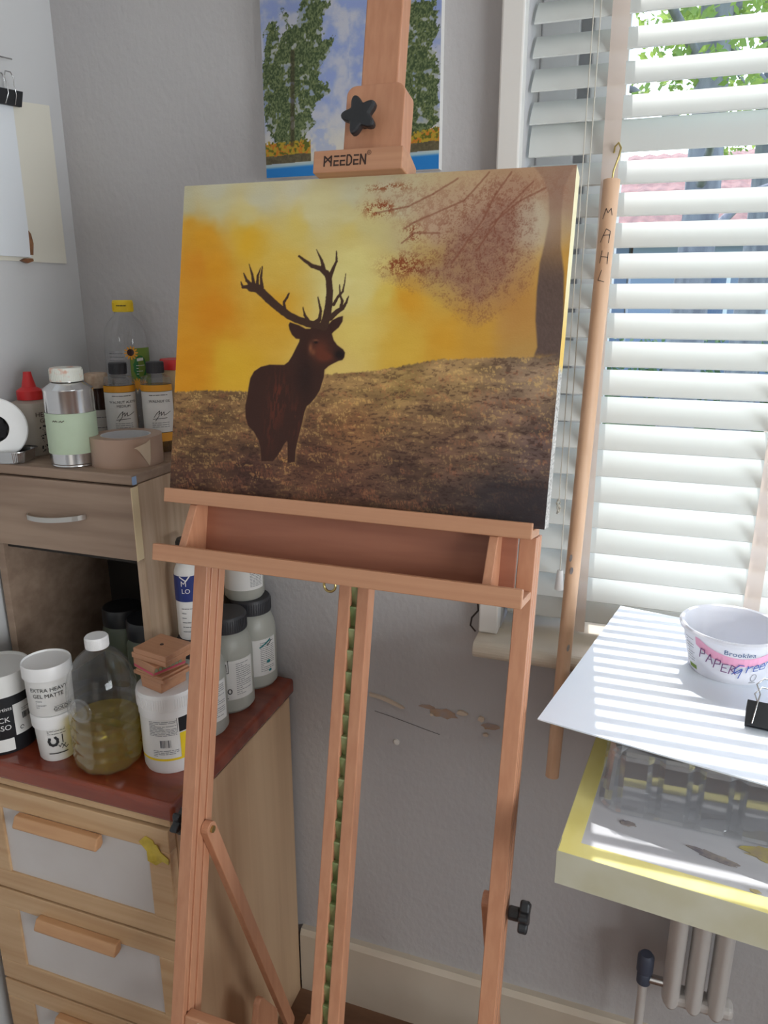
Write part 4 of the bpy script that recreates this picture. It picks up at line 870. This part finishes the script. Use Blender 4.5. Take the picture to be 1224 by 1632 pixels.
# parcel tape roll
x, y = -.787, .993; r = .0560; t = thing('parcel_tape_roll', 'roll of brown parcel tape lying flat on the front corner of the cabinet', 'tape roll', (x, y, ZT))
obj('tape_wind', MB().lathe([(r*.70, 0), (r, 0), (r, .046), (r*.70, .046), (r*.70, 0)], 64), M['tape'], t, smooth=35)
obj('core', MB().lathe([(r*.695, .0003), (r*.695, .0458), (r*.655, .0458), (r*.655, .0003), (r*.695, .0003)], 64), M['core'], t, smooth=35)
f = face(x, y); fn = lambda x, y: ((r+.0008+max(0, y-.02)*.0)*math.cos(f+x/r), (r+.0008)*math.sin(f+x/r), y)
P = [(.010, .032), (.0145, .0300), (.019, .0245), (.023, .018), (.030, .006), (.0335, .001), (.036, .012), (.038, .043), (.030, .0385), (.020, .0355)]
lp_ = obj('loose_end', MB().add([fn(*p) for p in P], [tuple(range(len(P)))]), M['masking'], t)
# brown jar with beige lid, small dropper, red lidded tub, jar with yellow collar
x, y = -.922, 1.098; r = .0195; f = face(x, y); t = thing('brown_jar', 'dark brown glass jar with beige lid between the tin and the walnut medium', 'jar', (x, y, ZT))
obj('glass_body', MB().lathe([(0, 0), (r, 0), (r, .080), (r*.75, .096), (r*.75, .108), (0, .108)], 36), M['jarbrown'], t, smooth=40)
obj('lid', MB().lathe([(0, .104), (r*1.02, .104), (r*1.02, .126), (r*.95, .129), (0, .129)], 36), M['beigelid'], t, smooth=35)
lb = obj('label', MB().wrap(r+.0006, f-1.3, f+1.3, .014, .066, 20), M['whitep'], t); b = MB(); fine_print(b, cyl(r+.0011, f, 0), -.014, .018, .02, .056, 6, .0012); obj('fine_print', b, M['inkg'], lb)
x, y = -.828, 1.117; r = .0115; t = thing('dropper_bottle', 'tiny dark bottle with white cap between the two walnut bottles', 'bottle', (x, y, ZT))
obj('glass_body', MB().lathe([(0, 0), (r, 0), (r, .050), (r*.6, .058), (0, .058)], 24), M['jarbrown'], t, smooth=40)
obj('cap', MB().lathe([(0, .0585), (r*.82, .0585), (r*.75, .083), (0, .085)], 24), M['label'], t, smooth=40)
x, y = -.790, 1.155; r = .029; t = thing('spread_tub', 'beige tub with bright red lid half hidden behind the walnut oil', 'tub', (x, y, ZT))
obj('body', MB().lathe([(0, 0), (r*.9, 0), (r*.97, .135), (0, .135)], 36), mat('beige_tub', rgb(206, 180, 140), .5), t, smooth=40)
obj('lid', MB().lathe([(0, .1355), (r*1.06, .1355), (r*1.06, .150), (r*1.02, .153), (0, .153)], 36), M['red'], t, smooth=35)
x, y = -.930, 1.045; r = .017; t = thing('mustard_jar', 'little jar with yellow collar and black lid peeking out behind the tin', 'jar', (x, y, ZT))
obj('body', MB().lathe([(0, 0), (r, 0), (r, .085), (r*.8, .092), (0, .092)], 28), M['petg'], t, smooth=40)
obj('collar', MB().lathe([(0, .0925), (r*1.05, .0925), (r*1.05, .112), (0, .112)], 28), M['yellow'], t, smooth=35)
obj('lid', MB().lathe([(0, .1125), (r*.95, .1125), (r*.95, .119), (0, .119)], 28), M['black'], t, smooth=35)
# foil tray with a roll leaning in it
tx, ty = -.9785, .936; t = thing('foil_tray', 'shallow ribbed aluminium tray at the left front of the cabinet top', 'tray', (tx, ty, ZT), rz=R(12))
def rrect(hx, hy, rad, n=8):
    P = []
    for cx, cy, a0 in ((hx-rad, hy-rad, 0), (-hx+rad, hy-rad, PI/2), (-hx+rad, -hy+rad, PI), (hx-rad, -hy+rad, 1.5*PI)):
        P += [(cx+rad*math.cos(a0+PI/2*i/n), cy+rad*math.sin(a0+PI/2*i/n)) for i in range(n+1)]
    return P
b = MB(); rings = [(rrect(.036, .024, .012, 16), .0006), (rrect(.039, .027, .014, 16), .018), (rrect(.043, .031, .017, 16), .019), (rrect(.043, .031, .017, 16), .0205)]
v = []; f_ = []; k = len(rings[0][0])
for P, z in rings:
    for i, (a_, c_) in enumerate(P): q = 1.0+(.018 if (i % 2 and z < .0185) else 0); v.append((a_*q, c_*q, z))
for j in range(3):
    for i in range(k): f_.append((j*k+i, j*k+(i+1) % k, (j+1)*k+(i+1) % k, (j+1)*k+i))
f_.append(tuple(range(k))[::-1]); b.add(v, f_); o = obj('tray', b, M['foil'], t)
sm_ = o.modifiers.new('wall', 'SOLIDIFY'); sm_.thickness = .0005
t = thing('tape_roll', 'white roll standing on edge in the foil tray with a black rag in its centre', 'roll', (-.991, .928, ZT+.0535))
fv = Vector((.984, -.950, .18)).normalized(); ax = fv.orthogonal().normalized(); ay = fv.cross(ax)
tf = lambda x, y, z: tuple(ax*x+ay*y+fv*z)
obj('roll', MB().lathe([(.022, -.012), (.048, -.012), (.0500, -.010), (.0500, .010), (.048, .012), (.022, .012), (.022, -.012)], 56, fn=tf), M['white'], t, smooth=40)
b = MB(); bmv = bmesh.new(); bmesh.ops.create_icosphere(bmv, subdivisions=3, radius=.0215)
vv = [tf(p.co.x*(1+.12*math.sin(p.co.y*400)), p.co.y*(1+.12*math.sin(p.co.x*350)), p.co.z*.75+.003*math.sin(p.co.x*500)) for p in bmv.verts]; ff = [tuple(q.index for q in w.verts) for w in bmv.faces]; bmv.free()
o = obj('black_plug', MB().add(vv, ff), M['plug'], t, smooth=60)  # dark lump filling the roll's centre hole
# ---------------------------------------------------------------- left wall
def onwall(name, label, cat, x0, y0, y1, z0, z1, th, m, z1b=None):
    t = thing(name, label, cat, (x0, (y0+y1)/2, z0))
    P = [(y0, z0), (y1, z0), (y1, z1 if z1b is None else z1b), (y0, z1)]
    obj('sheet', MB().prism(P, x0, x0+th, lambda a, b_, c: (c, a, b_)), m, t, world=True)
    return t
onwall('paper_sheet', 'large cream sheet of card hanging on the left wall behind a white sheet', 'paper', XL+.0005, .70, 1.176, 1.555, 1.762, .004, M['paper'], 1.816)
t = onwall('paper_sheet', 'smaller white sheet with brown taped corner hanging over the cream card', 'paper', XL+.006, .72, 1.086, 1.562, 1.775, .004, M['paperw'], 1.80)
b = MB().prism([(1.072, 1.560), (1.088, 1.560), (1.0885, 1.556), (1.075, 1.552), (1.062, 1.556)], XL+.0050, XL+.0112, lambda a, b_, c: (c, a, b_))
b.prism([(1.0835, 1.566), (1.0895, 1.566), (1.093, 1.585), (1.090, 1.600), (1.0855, 1.605), (1.085, 1.585)], XL+.0055, XL+.0112, lambda a, b_, c: (c, a, b_))
obj('corner_tape', b, M['btape'], t, world=True)
def binder_clip(label, loc, du, dv, dn, L, H, T, hw=.20):
    # du along the jaw, dv from spine... jaw direction, dn thickness
    t = thing('binder_clip', label, 'clip', loc)
    du, dv, dn = Vector(du), Vector(dv), Vector(dn)
    fn = lambda a, b_, c: tuple(du*a+dv*b_+dn*c)
    b = MB().prism([(-T, 0), (T, 0), (T*.25, H), (T*.08, H), (T*.55, .0015), (-T*.55, .0015), (-T*.08, H), (-T*.25, H)], -L/2, L/2, lambda c, b_, a: fn(a, b_, c))
    obj('jaw', b, M['black'], t, bevel=.0006)
    for s_ in (1, -1):
        q_ = L*hw; pts = [(-q_, H*.92, s_*T*.30), (-q_*.85, H*.3, s_*T*1.05), (-q_*.7, -H*.35, s_*T*1.0), (-q_*.95, -H*.80, s_*T*.95), (-q_*.55, -H*1.15, s_*T*.9), (q_*.55, -H*1.15, s_*T*.9), (q_*.95, -H*.80, s_*T*.95), (q_*.7, -H*.35, s_*T*1.0), (q_*.85, H*.3, s_*T*1.05), (q_, H*.92, s_*T*.30)]
        obj('wire_handle', MB().tube([fn(*p) for p in pts], .0009, 8), M['steel'], t, smooth=60)
    return t
binder_clip('black binder clip gripping the top of the hanging card on the left wall', (XL+.016, 1.070, 1.816), (0, .996, .08), (0, .08, -.996), (1, 0, 0), .050, .022, .010)
t = thing('wall_hook', 'small wire hook holding the clip on the left wall', 'hook', (XL+.002, 1.050, 1.842))
obj('wire', MB().tube([(0, 0, .022), (.012, 0, .022), (.018, .012, .019), (.018, .035, .021)], .0012, 8), M['steel'], t, smooth=60)
obj('wall_plate', MB().lathe([(0, 0), (.007, 0), (.006, .003), (0, .003)], 16, fn=lambda x, y, z: (z-.002, x, .022+y)), M['white'], t, smooth=40)
# ---------------------------------------------------------------- mahl stick at the window
P0, P1 = Vector((-.0745, 1.2065, 1.658)), Vector((-.0890, 1.098, .738))
t = thing('mahl_stick', 'long wooden mahl stick with hook and handwritten name hanging in front of the blind', 'stick', tuple(P1))
ob = obj('shaft', MB().tube([P1+(P0-P1)*(i/12) for i in range(13)], .0108, 24, .0118), M['dowel'], t, smooth=50, world=True)
D = (P0-P1).normalized()
hk = [P0-D*.01, P0+D*.012+Vector((.001, 0, 0)), P0+Vector((.007, -.001, .030)), P0+Vector((.009, .002, .042)), P0+Vector((.005, .009, .050)), P0+Vector((0, .014, .046)), P0+Vector((-.001, .016, .038))]
obj('hook', MB().tube(hk, .0014, 8), M['brass'], t, smooth=60, world=True)
fx = Vector((1, 0, 0)); fx = (fx-D*fx.dot(D)).normalized(); fy = fx.cross(D)
if fy.y > 0: fy = -fy
def onstick(s, rr=.0121):
    def fn(x, y):
        a = x/rr; c = P0-D*s+D*y; return tuple(c+fx*rr*math.sin(a)+fy*rr*math.cos(a))
    return fn
b = MB(); w = .0009
b.ribbon([[(-.007, -.008), (-.003, .006), (.000, .000), (.004, .006), (.006, -.003)]], w, onstick(.047))
b.ribbon([[(-.007, -.011), (.000, .007), (.006, .004), (.005, -.012)], [(-.004, -.002), (.006, -.001)]], w, onstick(.076))
b.ribbon([[(-.003, .009), (-.005, -.008)], [(.006, .007), (.006, -.009)], [(-.004, .001), (.006, 0)]], w, onstick(.108))
b.ribbon([[(-.001, .008), (-.005, -.006), (.004, -.008)]], w, onstick(.134))
obj('lettering', b, M['inkb'], t, world=True)
b = MB()
for s_, x_ in ((.555, -.004), (.575, -.001), (.77, .002), (.70, .006)):
    b.add([onstick(s_)(x_+.0026*math.cos(q), .006*math.sin(q)+.5*.0026*math.cos(q)) for q in [2*PI*k/8 for k in range(8)]], [tuple(range(8))])
obj('paint_spot', b, M['smear'], t, world=True)
# ---------------------------------------------------------------- drawing table, white board and what lies on them
TZ = .931; A = Vector((-.0443, .6916, 0)); ang = R(-5.8); e1 = Vector((math.cos(ang), math.sin(ang), 0)); e2 = Vector((-math.sin(ang), math.cos(ang), 0))
tb = thing('drawing_table', 'white topped drawing table edged with yellow masking tape by the window', 'table', (.40, .86, 0))
tfn = lambda a, b_, c: tuple(A+e1*a+e2*b_+Vector((0, 0, c)))
TL, TD = .95, .455
obj('tabletop', MB().box(0, TL, 0, TD, TZ-.040, TZ, tfn), M['ttop'], tb, world=True, bevel=.002)
b = MB().box(.0, TL, -.0006, .021, TZ-.0005, TZ+.0007, tfn).box(-.0006, .020, .021, TD, TZ-.0005, TZ+.0007, tfn); obj('edge_tape', b, M['ytape'], tb, world=True)
b = MB().box(-.0009, TL, -.0011, -.0003, TZ-.041, TZ+.0004, tfn).box(-.0011, -.0003, -.001, TD, TZ-.041, TZ+.0004, tfn); obj('side_tape', b, M['ytape2'], tb, world=True)
rr3 = random.Random(12)
def smear(name, cx, cy, rx, ry, m, sd_, rot=0):
    P = blob(0, 0, rx, ry, 22, sd_); P = [(cx+a_*math.cos(rot)-c_*math.sin(rot), cy+a_*math.sin(rot)+c_*math.cos(rot)) for a_, c_ in P]
    obj(name, MB().prism(P, TZ+.0003, TZ+.0009, lambda a_, c_, z: tfn(a_, c_, z)), M[m], tb, world=True)
smear('paint_smear', .062, .075, .010, .005, 'smear', 3); smear('paint_smear', .150, .060, .028, .006, 'smear', 5, -.2)
smear('paint_smear', .205, .085, .030, .014, 'ysmear', 6); smear('paint_smear', .255, .075, .012, .004, 'smear', 8)
smear('paint_smear', .190, .025, .006, .003, 'ysmear', 9); smear('paint_smear', .30, .06, .02, .004, 'smear', 10)
for a_ in (.62, .90):
    for b_ in (.05, .40): obj('leg', MB().box(a_-.02, a_+.02, b_-.02, b_+.02, 0, TZ-.0405, tfn), M['birch'], tb, world=True, bevel=.002)
for b_ in (.05, .40): obj('rail', MB().box(.02, .90, b_-.012, b_+.012, TZ-.040-.0, TZ-.0395, tfn), M['birchh'], tb, world=True)
# clear crystal tray standing upside down on the table, the board lies on it
a2 = R(-1.5); f1 = Vector((math.cos(a2), math.sin(a2), 0)); f2 = Vector((-math.sin(a2), math.cos(a2), 0)); A2 = Vector((-.006, .778, 0))
t = thing('clear_tray', 'upturned clear plastic punnet with ribbed sides under the white board', 'plastic box', (.13, .85, TZ+.0009))
LN, DP, HT = .26, .19, .0758
def outline(off, z):
    P = []; rad = .022; hx, hy = LN/2+off, DP/2+off
    base_ = rrect(hx, hy, rad, 6)
    out = []
    for (x0, y0), (x1, y1) in zip(base_, base_[1:]+base_[:1]):
        L = math.hypot(x1-x0, y1-y0); n = max(1, int(L/.006))
        for i in range(n):
            x_, y_ = x0+(x1-x0)*i/n, y0+(y1-y0)*i/n; out.append((x_, y_))
    return out
base_ = outline(0, 0); v = []; f_ = []; k = len(base_)
for z, off in ((0, .004), (.0015, .004), (.004, .001), (.070, -.004), (HT-.012, -.005), (HT-.003, -.009), (HT, -.016)):
    for x_, y_ in base_:
        nx = math.copysign(1, x_) if abs(abs(x_)-LN/2) < .002 else 0; ny = math.copysign(1, y_) if abs(abs(y_)-DP/2) < .002 else 0
        rib = 0
        if .003 < z < HT-.004: rib = -.006 if (math.sin((x_ if ny else y_)*2*PI/.042) > .45 and (nx or ny)) else 0
        d_ = off+rib; q = math.hypot(x_, y_)
        x2_ = x_+(nx*d_ if (nx or ny) else x_/q*d_); y2_ = y_+(ny*d_ if (nx or ny) else y_/q*d_)
        c_ = A2+f1*(x2_+LN/2)+f2*(y2_+DP/2); v.append((c_.x, c_.y, TZ+.0009+z))
for j in range(6):
    for i in range(k): f_.append((j*k+i, j*k+(i+1) % k, (j+1)*k+(i+1) % k, (j+1)*k+i))
f_.append(tuple(range(6*k, 7*k)))
obj('shell', MB().add(v, f_), M['clearbox'], t, world=True, smooth=12)
# board
BZ = 1.010; a3 = R(-11.6); g1 = Vector((math.cos(a3), math.sin(a3), 0)); g2 = Vector((-math.sin(a3), math.cos(a3), 0)); A3 = Vector((-.0878, .8145, 0))
bfn = lambda a, b_, c: tuple(A3+g1*a+g2*b_+Vector((0, 0, c)))
t = thing('mount_board', 'large white mount board lying flat across the table under striped sunlight', 'board', bfn(.3, .2, BZ-.0022))
obj('board', MB().box(0, .62, 0, .397, BZ-.0018, BZ, bfn), M['board'], t, world=True)
obj('core', MB().box(.0002, .6198, .0002, .3968, BZ-.0022, BZ-.0018, bfn), M['bedge'], t, world=True)
t.location.z = BZ-.0022
# yogurt pot
x, y = .139, 1.029; t = thing('yogurt_pot', 'empty white yogurt pot with pink label and handwriting on the white board', 'pot', (x, y, BZ)); f = face(x, y)
r0, r1, h = .0500, .0625, .066
obj('pot', MB().lathe([(0, .002), (r0*.92, .002), (r0*.96, 0), (r0, .003), (r1, h-.008), (r1+.001, h-.006), (r1+.0045, h-.006), (r1+.0050, h-.002), (r1+.003, h), (r1-.001, h-.001), (r1-.0018, h-.006), (r0-.0012, .004), (0, .0035)], 64), M['pot'], t, smooth=40)
def cone(off): 
    def fn(x_, y_):
        rr_ = r0+(r1-r0)*(y_-.003)/(h-.011)+off; a_ = f+x_/.056; return (rr_*math.cos(a_), rr_*math.sin(a_), y_)
    return fn
fn = cone(.0006); b = MB()
def band(fn, xs, lo, hi, b):
    for xa, xb in zip(xs, xs[1:]): b.add([fn(xa, lo(xa)), fn(xb, lo(xb)), fn(xb, hi(xb)), fn(xa, hi(xa))], [(0, 1, 2, 3)])
xs = [-.048+.006*i for i in range(22)]
arc = lambda x_: .0425+6.2*(x_-.012)**2
band(fn, [q for q in xs if -.042 <= q <= .07], lambda q: min(.057, .030+5.5*(q-.012)**2), lambda q: min(.0575, arc(q)), b)
lb = obj('pink_swoosh', b, M['pink'], t)
b = MB(); put_text(b, 'Brooklea', .0098, lambda x_, y_: cone(.0012)(x_, y_+3.0*(x_-.012)**2), 'CENTER', .012, .0455); obj('brand_lettering', b, M['navyink'], t)
b = MB(); fn = cone(.0016); w = .0013
def st(off, dy, L): b.ribbon([[(off+a_*.0085, dy+c_*.014) for a_, c_ in q] for q in L], w, fn)
st(-.037, .030, [[(.1, 0), (.45, 1), (1.05, .95), (1.0, .55), (.3, .45)]])
st(-.027, .0265, [[(0, 0), (.7, 1), (1.0, 0)], [(.3, .42), (.9, .42)]])
st(-.017, .022, [[(0, 0), (.35, 1), (1.0, .95), (.95, .55), (.2, .45)]])
st(-.008, .0185, [[(1, .95), (.25, .9), (.1, .05), (.9, .05)], [(.2, .5), (.8, .52)]])
st(.002, .018, [[(0, 0), (.3, 1), (.9, .8), (.3, .5), (1, 0)]])
obj('handwriting', b, M['purple'], t)
b = MB()
st(.006, .014, [[(1.5, 1.35), (.9, 1.4), (.3, .9), (.3, .45), (.9, .5), (1.35, .9), (1.0, -.1)], [(0, .3), (1.3, 1.0)]])
st(.022, .022, [[(.1, 0), (.25, .75), (.25, .5), (.9, .75)]]); st(.030, .023, [[(.1, .4), (.9, .5), (.7, .8), (.2, .6), (.2, .1), (.9, .15)]]); st(.038, .025, [[(.1, .4), (.9, .5), (.7, .8), (.2, .6), (.2, .1), (.9, .15)]]); st(.046, .027, [[(.1, 0), (.2, .7), (.8, .7), (1.0, 0)]])
obj('handwriting', b, M['bluem'], t)
b = MB(); fn = cone(.0008); b.ribbon([[(.036+.004*math.cos(q), .013+.0055*math.sin(q)) for q in [2*PI*i/16 for i in range(17)]]], .0008, fn); fine_print(b, fn, .031, .041, .004, .0065, 1, .001); fine_print(b, fn, -.062, -.046, .012, .052, 10, .0009); obj('fine_print', b, M['inkg'], t)
b = MB(); band(cone(.0007), [-.060, -.054, -.048, -.044], lambda q: .006, lambda q: .012, b); obj('green_panel', b, M['leaf'], t)
# clip and a second sheet at the right of the board
ps = thing('paper_sheet', 'white sheet held by the black clip at the right of the mount board', 'paper', bfn(.40, .22, BZ))
obj('sheet', MB().prism([(.292, .09), (.50, .06), (.54, .30), (.315, .33)], BZ+.0002, BZ+.0010, lambda a, b_, c: bfn(a, b_, c)), M['paperw'], ps, world=True)
binder_clip('black binder clip with wire handles at the right edge of the white board', (.173, .893, BZ+.020), (.985, -.12, 0), (-.10, -.82, -.56), (-.07, -.56, .82), .052, .028, .0125, .36)
# ---------------------------------------------------------------- radiator below
t = thing('radiator', 'small white column radiator on the wall under the drawing table', 'radiator', (.185, 1.15, .31))
for i in range(3):
    xx = .136+.036*i
    b = MB().prism([(xx+.015*math.cos(q)*1.0, 1.135+.028*math.sin(q)) for q in [2*PI*k/20 for k in range(20)]], .315, .800, lambda a, b_, c: (a, b_, c)); obj('column', b, M['radiator'], t, world=True, bevel=.006, smooth=50)
for z in (.325, .79): obj('header', MB().box(.128, .236, 1.118, 1.152, z-.012, z+.012), M['radiator'], t, world=True, bevel=.008)
obj('valve', MB().lathe([(0, .335), (.012, .335), (.012, .352), (.009, .356), (.014, .360), (.014, .390), (.010, .396), (0, .396)], 20, (.090, 1.135, 0)), M['valve'], t, world=True, smooth=40)
obj('valve_arm', MB().tube([(.095, 1.135, .345), (.128, 1.135, .345)], .008, 14), M['steel'], t, world=True, smooth=50)
obj('feed_pipe', MB().tube([(.090, 1.135, 0), (.090, 1.135, .336)], .0075, 14), M['radiator'], t, world=True, smooth=50)
obj('bracket', MB().box(.16, .20, 1.155, 1.2095, .55, .58), M['radiator'], t, world=True)
# ---------------------------------------------------------------- outside the window
b = MB().box(-14, 16, 1.5, 40, -.45, -.4); struct('outdoor_ground', b, M['grass'])
def leaves(mb, cx, cy, cz, rx, ry, rz_, n, size, seed):
    g_ = np.random.default_rng(seed); d = g_.normal(size=(n, 3)); d /= np.linalg.norm(d, axis=1)[:, None]; d *= g_.uniform(.55, 1.05, (n, 1))
    c_ = d*np.array([rx, ry, rz_])+np.array([cx, cy, cz]); u = g_.normal(size=(n, 3)); u /= np.linalg.norm(u, axis=1)[:, None]
    w = np.cross(u, g_.normal(size=(n, 3))); w /= np.linalg.norm(w, axis=1)[:, None]; s_ = g_.uniform(.6, 1.3, (n, 1))*size
    q = np.stack([c_-u*s_, c_+w*s_*.6, c_+u*s_, c_-w*s_*.6], 1).reshape(-1, 3)
    o_ = len(mb.v); mb.v += [tuple(p) for p in q.tolist()]; mb.f += [(o_+4*i, o_+4*i+1, o_+4*i+2, o_+4*i+3) for i in range(n)]
def tree(label, x, y, h, r, crown, m, seed, n=2600, low=.45):
    t = thing('garden_tree', label, 'tree', (x, y, -.4), 'trees outside the window')
    b = MB().tube([(x, y, -.4), (x+.03, y, h*.4), (x-.02, y+.05, h*.75), (x+.05, y, h)], r, 14, r*.45)
    g_ = random.Random(seed)
    for k in range(9):
        z = h*(.35+.07*k); a_ = g_.uniform(0, 2*PI); L = crown*g_.uniform(.6, 1.0)
        b.tube([(x, y, z), (x+L*.5*math.cos(a_), y+L*.5*math.sin(a_), z+L*.35), (x+L*math.cos(a_), y+L*math.sin(a_), z+L*.5)], r*.28, 7, r*.06)
    obj('trunk', b, M['bark'], t, smooth=60, world=True)
    b = MB()
    for k in range(12):
        a_ = g_.uniform(0, 2*PI); L = crown*g_.uniform(.2, .9); z = h*(low+(1-low)*g_.random())
        leaves(b, x+L*math.cos(a_), y+L*math.sin(a_), z, crown*.42, crown*.42, crown*.35, n//12, .038, seed*20+k)
    obj('foliage', b, M[m], t, world=True)
tree('tree with a thick grey trunk seen through the upper slats', .22, 6.2, 5.2, .15, 1.3, 'leaf', 1, 5200, .62)
tree('bare stemmed tree at the right edge of the view through the slats', .95, 9.2, 5.4, .18, 1.2, 'leaf', 2, 4600, .60)
tree('pale green tree far right beyond the house', 2.9, 22, 6.0, .15, 1.9, 'leaf', 4, 2600, .35)
hd = thing('hedge', 'low dark green garden hedge outside in front of the house', 'hedge', (0, 11.4, -.4))
b = MB()
for k in range(14): leaves(b, -2.6+.4*k, 11.4, .35, .35, .30, .75, 260, .05, 300+k)
obj('foliage', b, M['leafd'], hd, world=True)
b = MB()
for k in range(14): b.tube([(-2.6+.4*k, 11.4, -.4), (-2.6+.4*k, 11.4, .6)], .02, 6)
obj('stem', b, M['bark'], hd, world=True)
hs = thing('house', 'house with pinkish tiled roof across the garden outside the window', 'house', (1.6, 15, -.4))
obj('wall', MB().box(-.4, 7, 13, 18, -.4, 2.35), M['brick'], hs, world=True)
obj('wall', MB().box(-6, -.6, 17, 21, -.4, 2.6), M['brick'], hs, world=True)
def roof(x0, x1, y0, y1, z0, z1, name='roof'):
    v = []; f_ = []; nr, ncol = 14, int((x1-x0)/.12)
    for i in range(nr+1):
        for j in range(ncol+1):
            tt = i/nr; v.append((x0+(x1-x0)*j/ncol, y0+(y1-y0)*tt, z0+(z1-z0)*tt+(.035 if j % 2 else 0)+.02*(i % 2)))
    for i in range(nr):
        for j in range(ncol): a_ = i*(ncol+1)+j; f_.append((a_, a_+1, a_+ncol+2, a_+ncol+1))
    k0 = len(v); v += [(x0, y0, z0-.05), (x1, y0, z0-.05), (x1, y1, z1-.05), (x0, y1, z1-.05), (x1, 2*y1-y0, z0), (x0, 2*y1-y0, z0)]; f_ += [(k0, k0+1, k0+2, k0+3), (k0+3, k0+2, k0+4, k0+5)]
    obj(name, MB().add(v, f_), M['roof'], hs, world=True)
roof(-.7, 7.3, 12.7, 15.5, 2.35, 3.9); roof(-6.3, -.3, 16.7, 19, 2.6, 3.9)
for x0, z0, z1 in ((.35, .9, 2.0), (1.25, .9, 2.0), (2.2, .9, 2.0)):
    fr = obj('window_frame', MB().box(x0, x0+.7, 12.96, 12.999, z0, z1).box(x0, x0+.7, 12.9, 12.96, z0-.05, z0), M['upvc'], hs, world=True)
    obj('window_glass', MB().box(x0+.06, x0+.33, 12.95, 12.959, z0+.07, z1-.07).box(x0+.38, x0+.64, 12.95, 12.959, z0+.07, z1-.07), mat('dark_window_glass', rgb(90, 110, 140), .1), fr, world=True)
obj('gutter', MB().tube([(-.7, 12.68, 2.33), (7.3, 12.68, 2.33)], .05, 8), M['upvc'], hs, world=True)
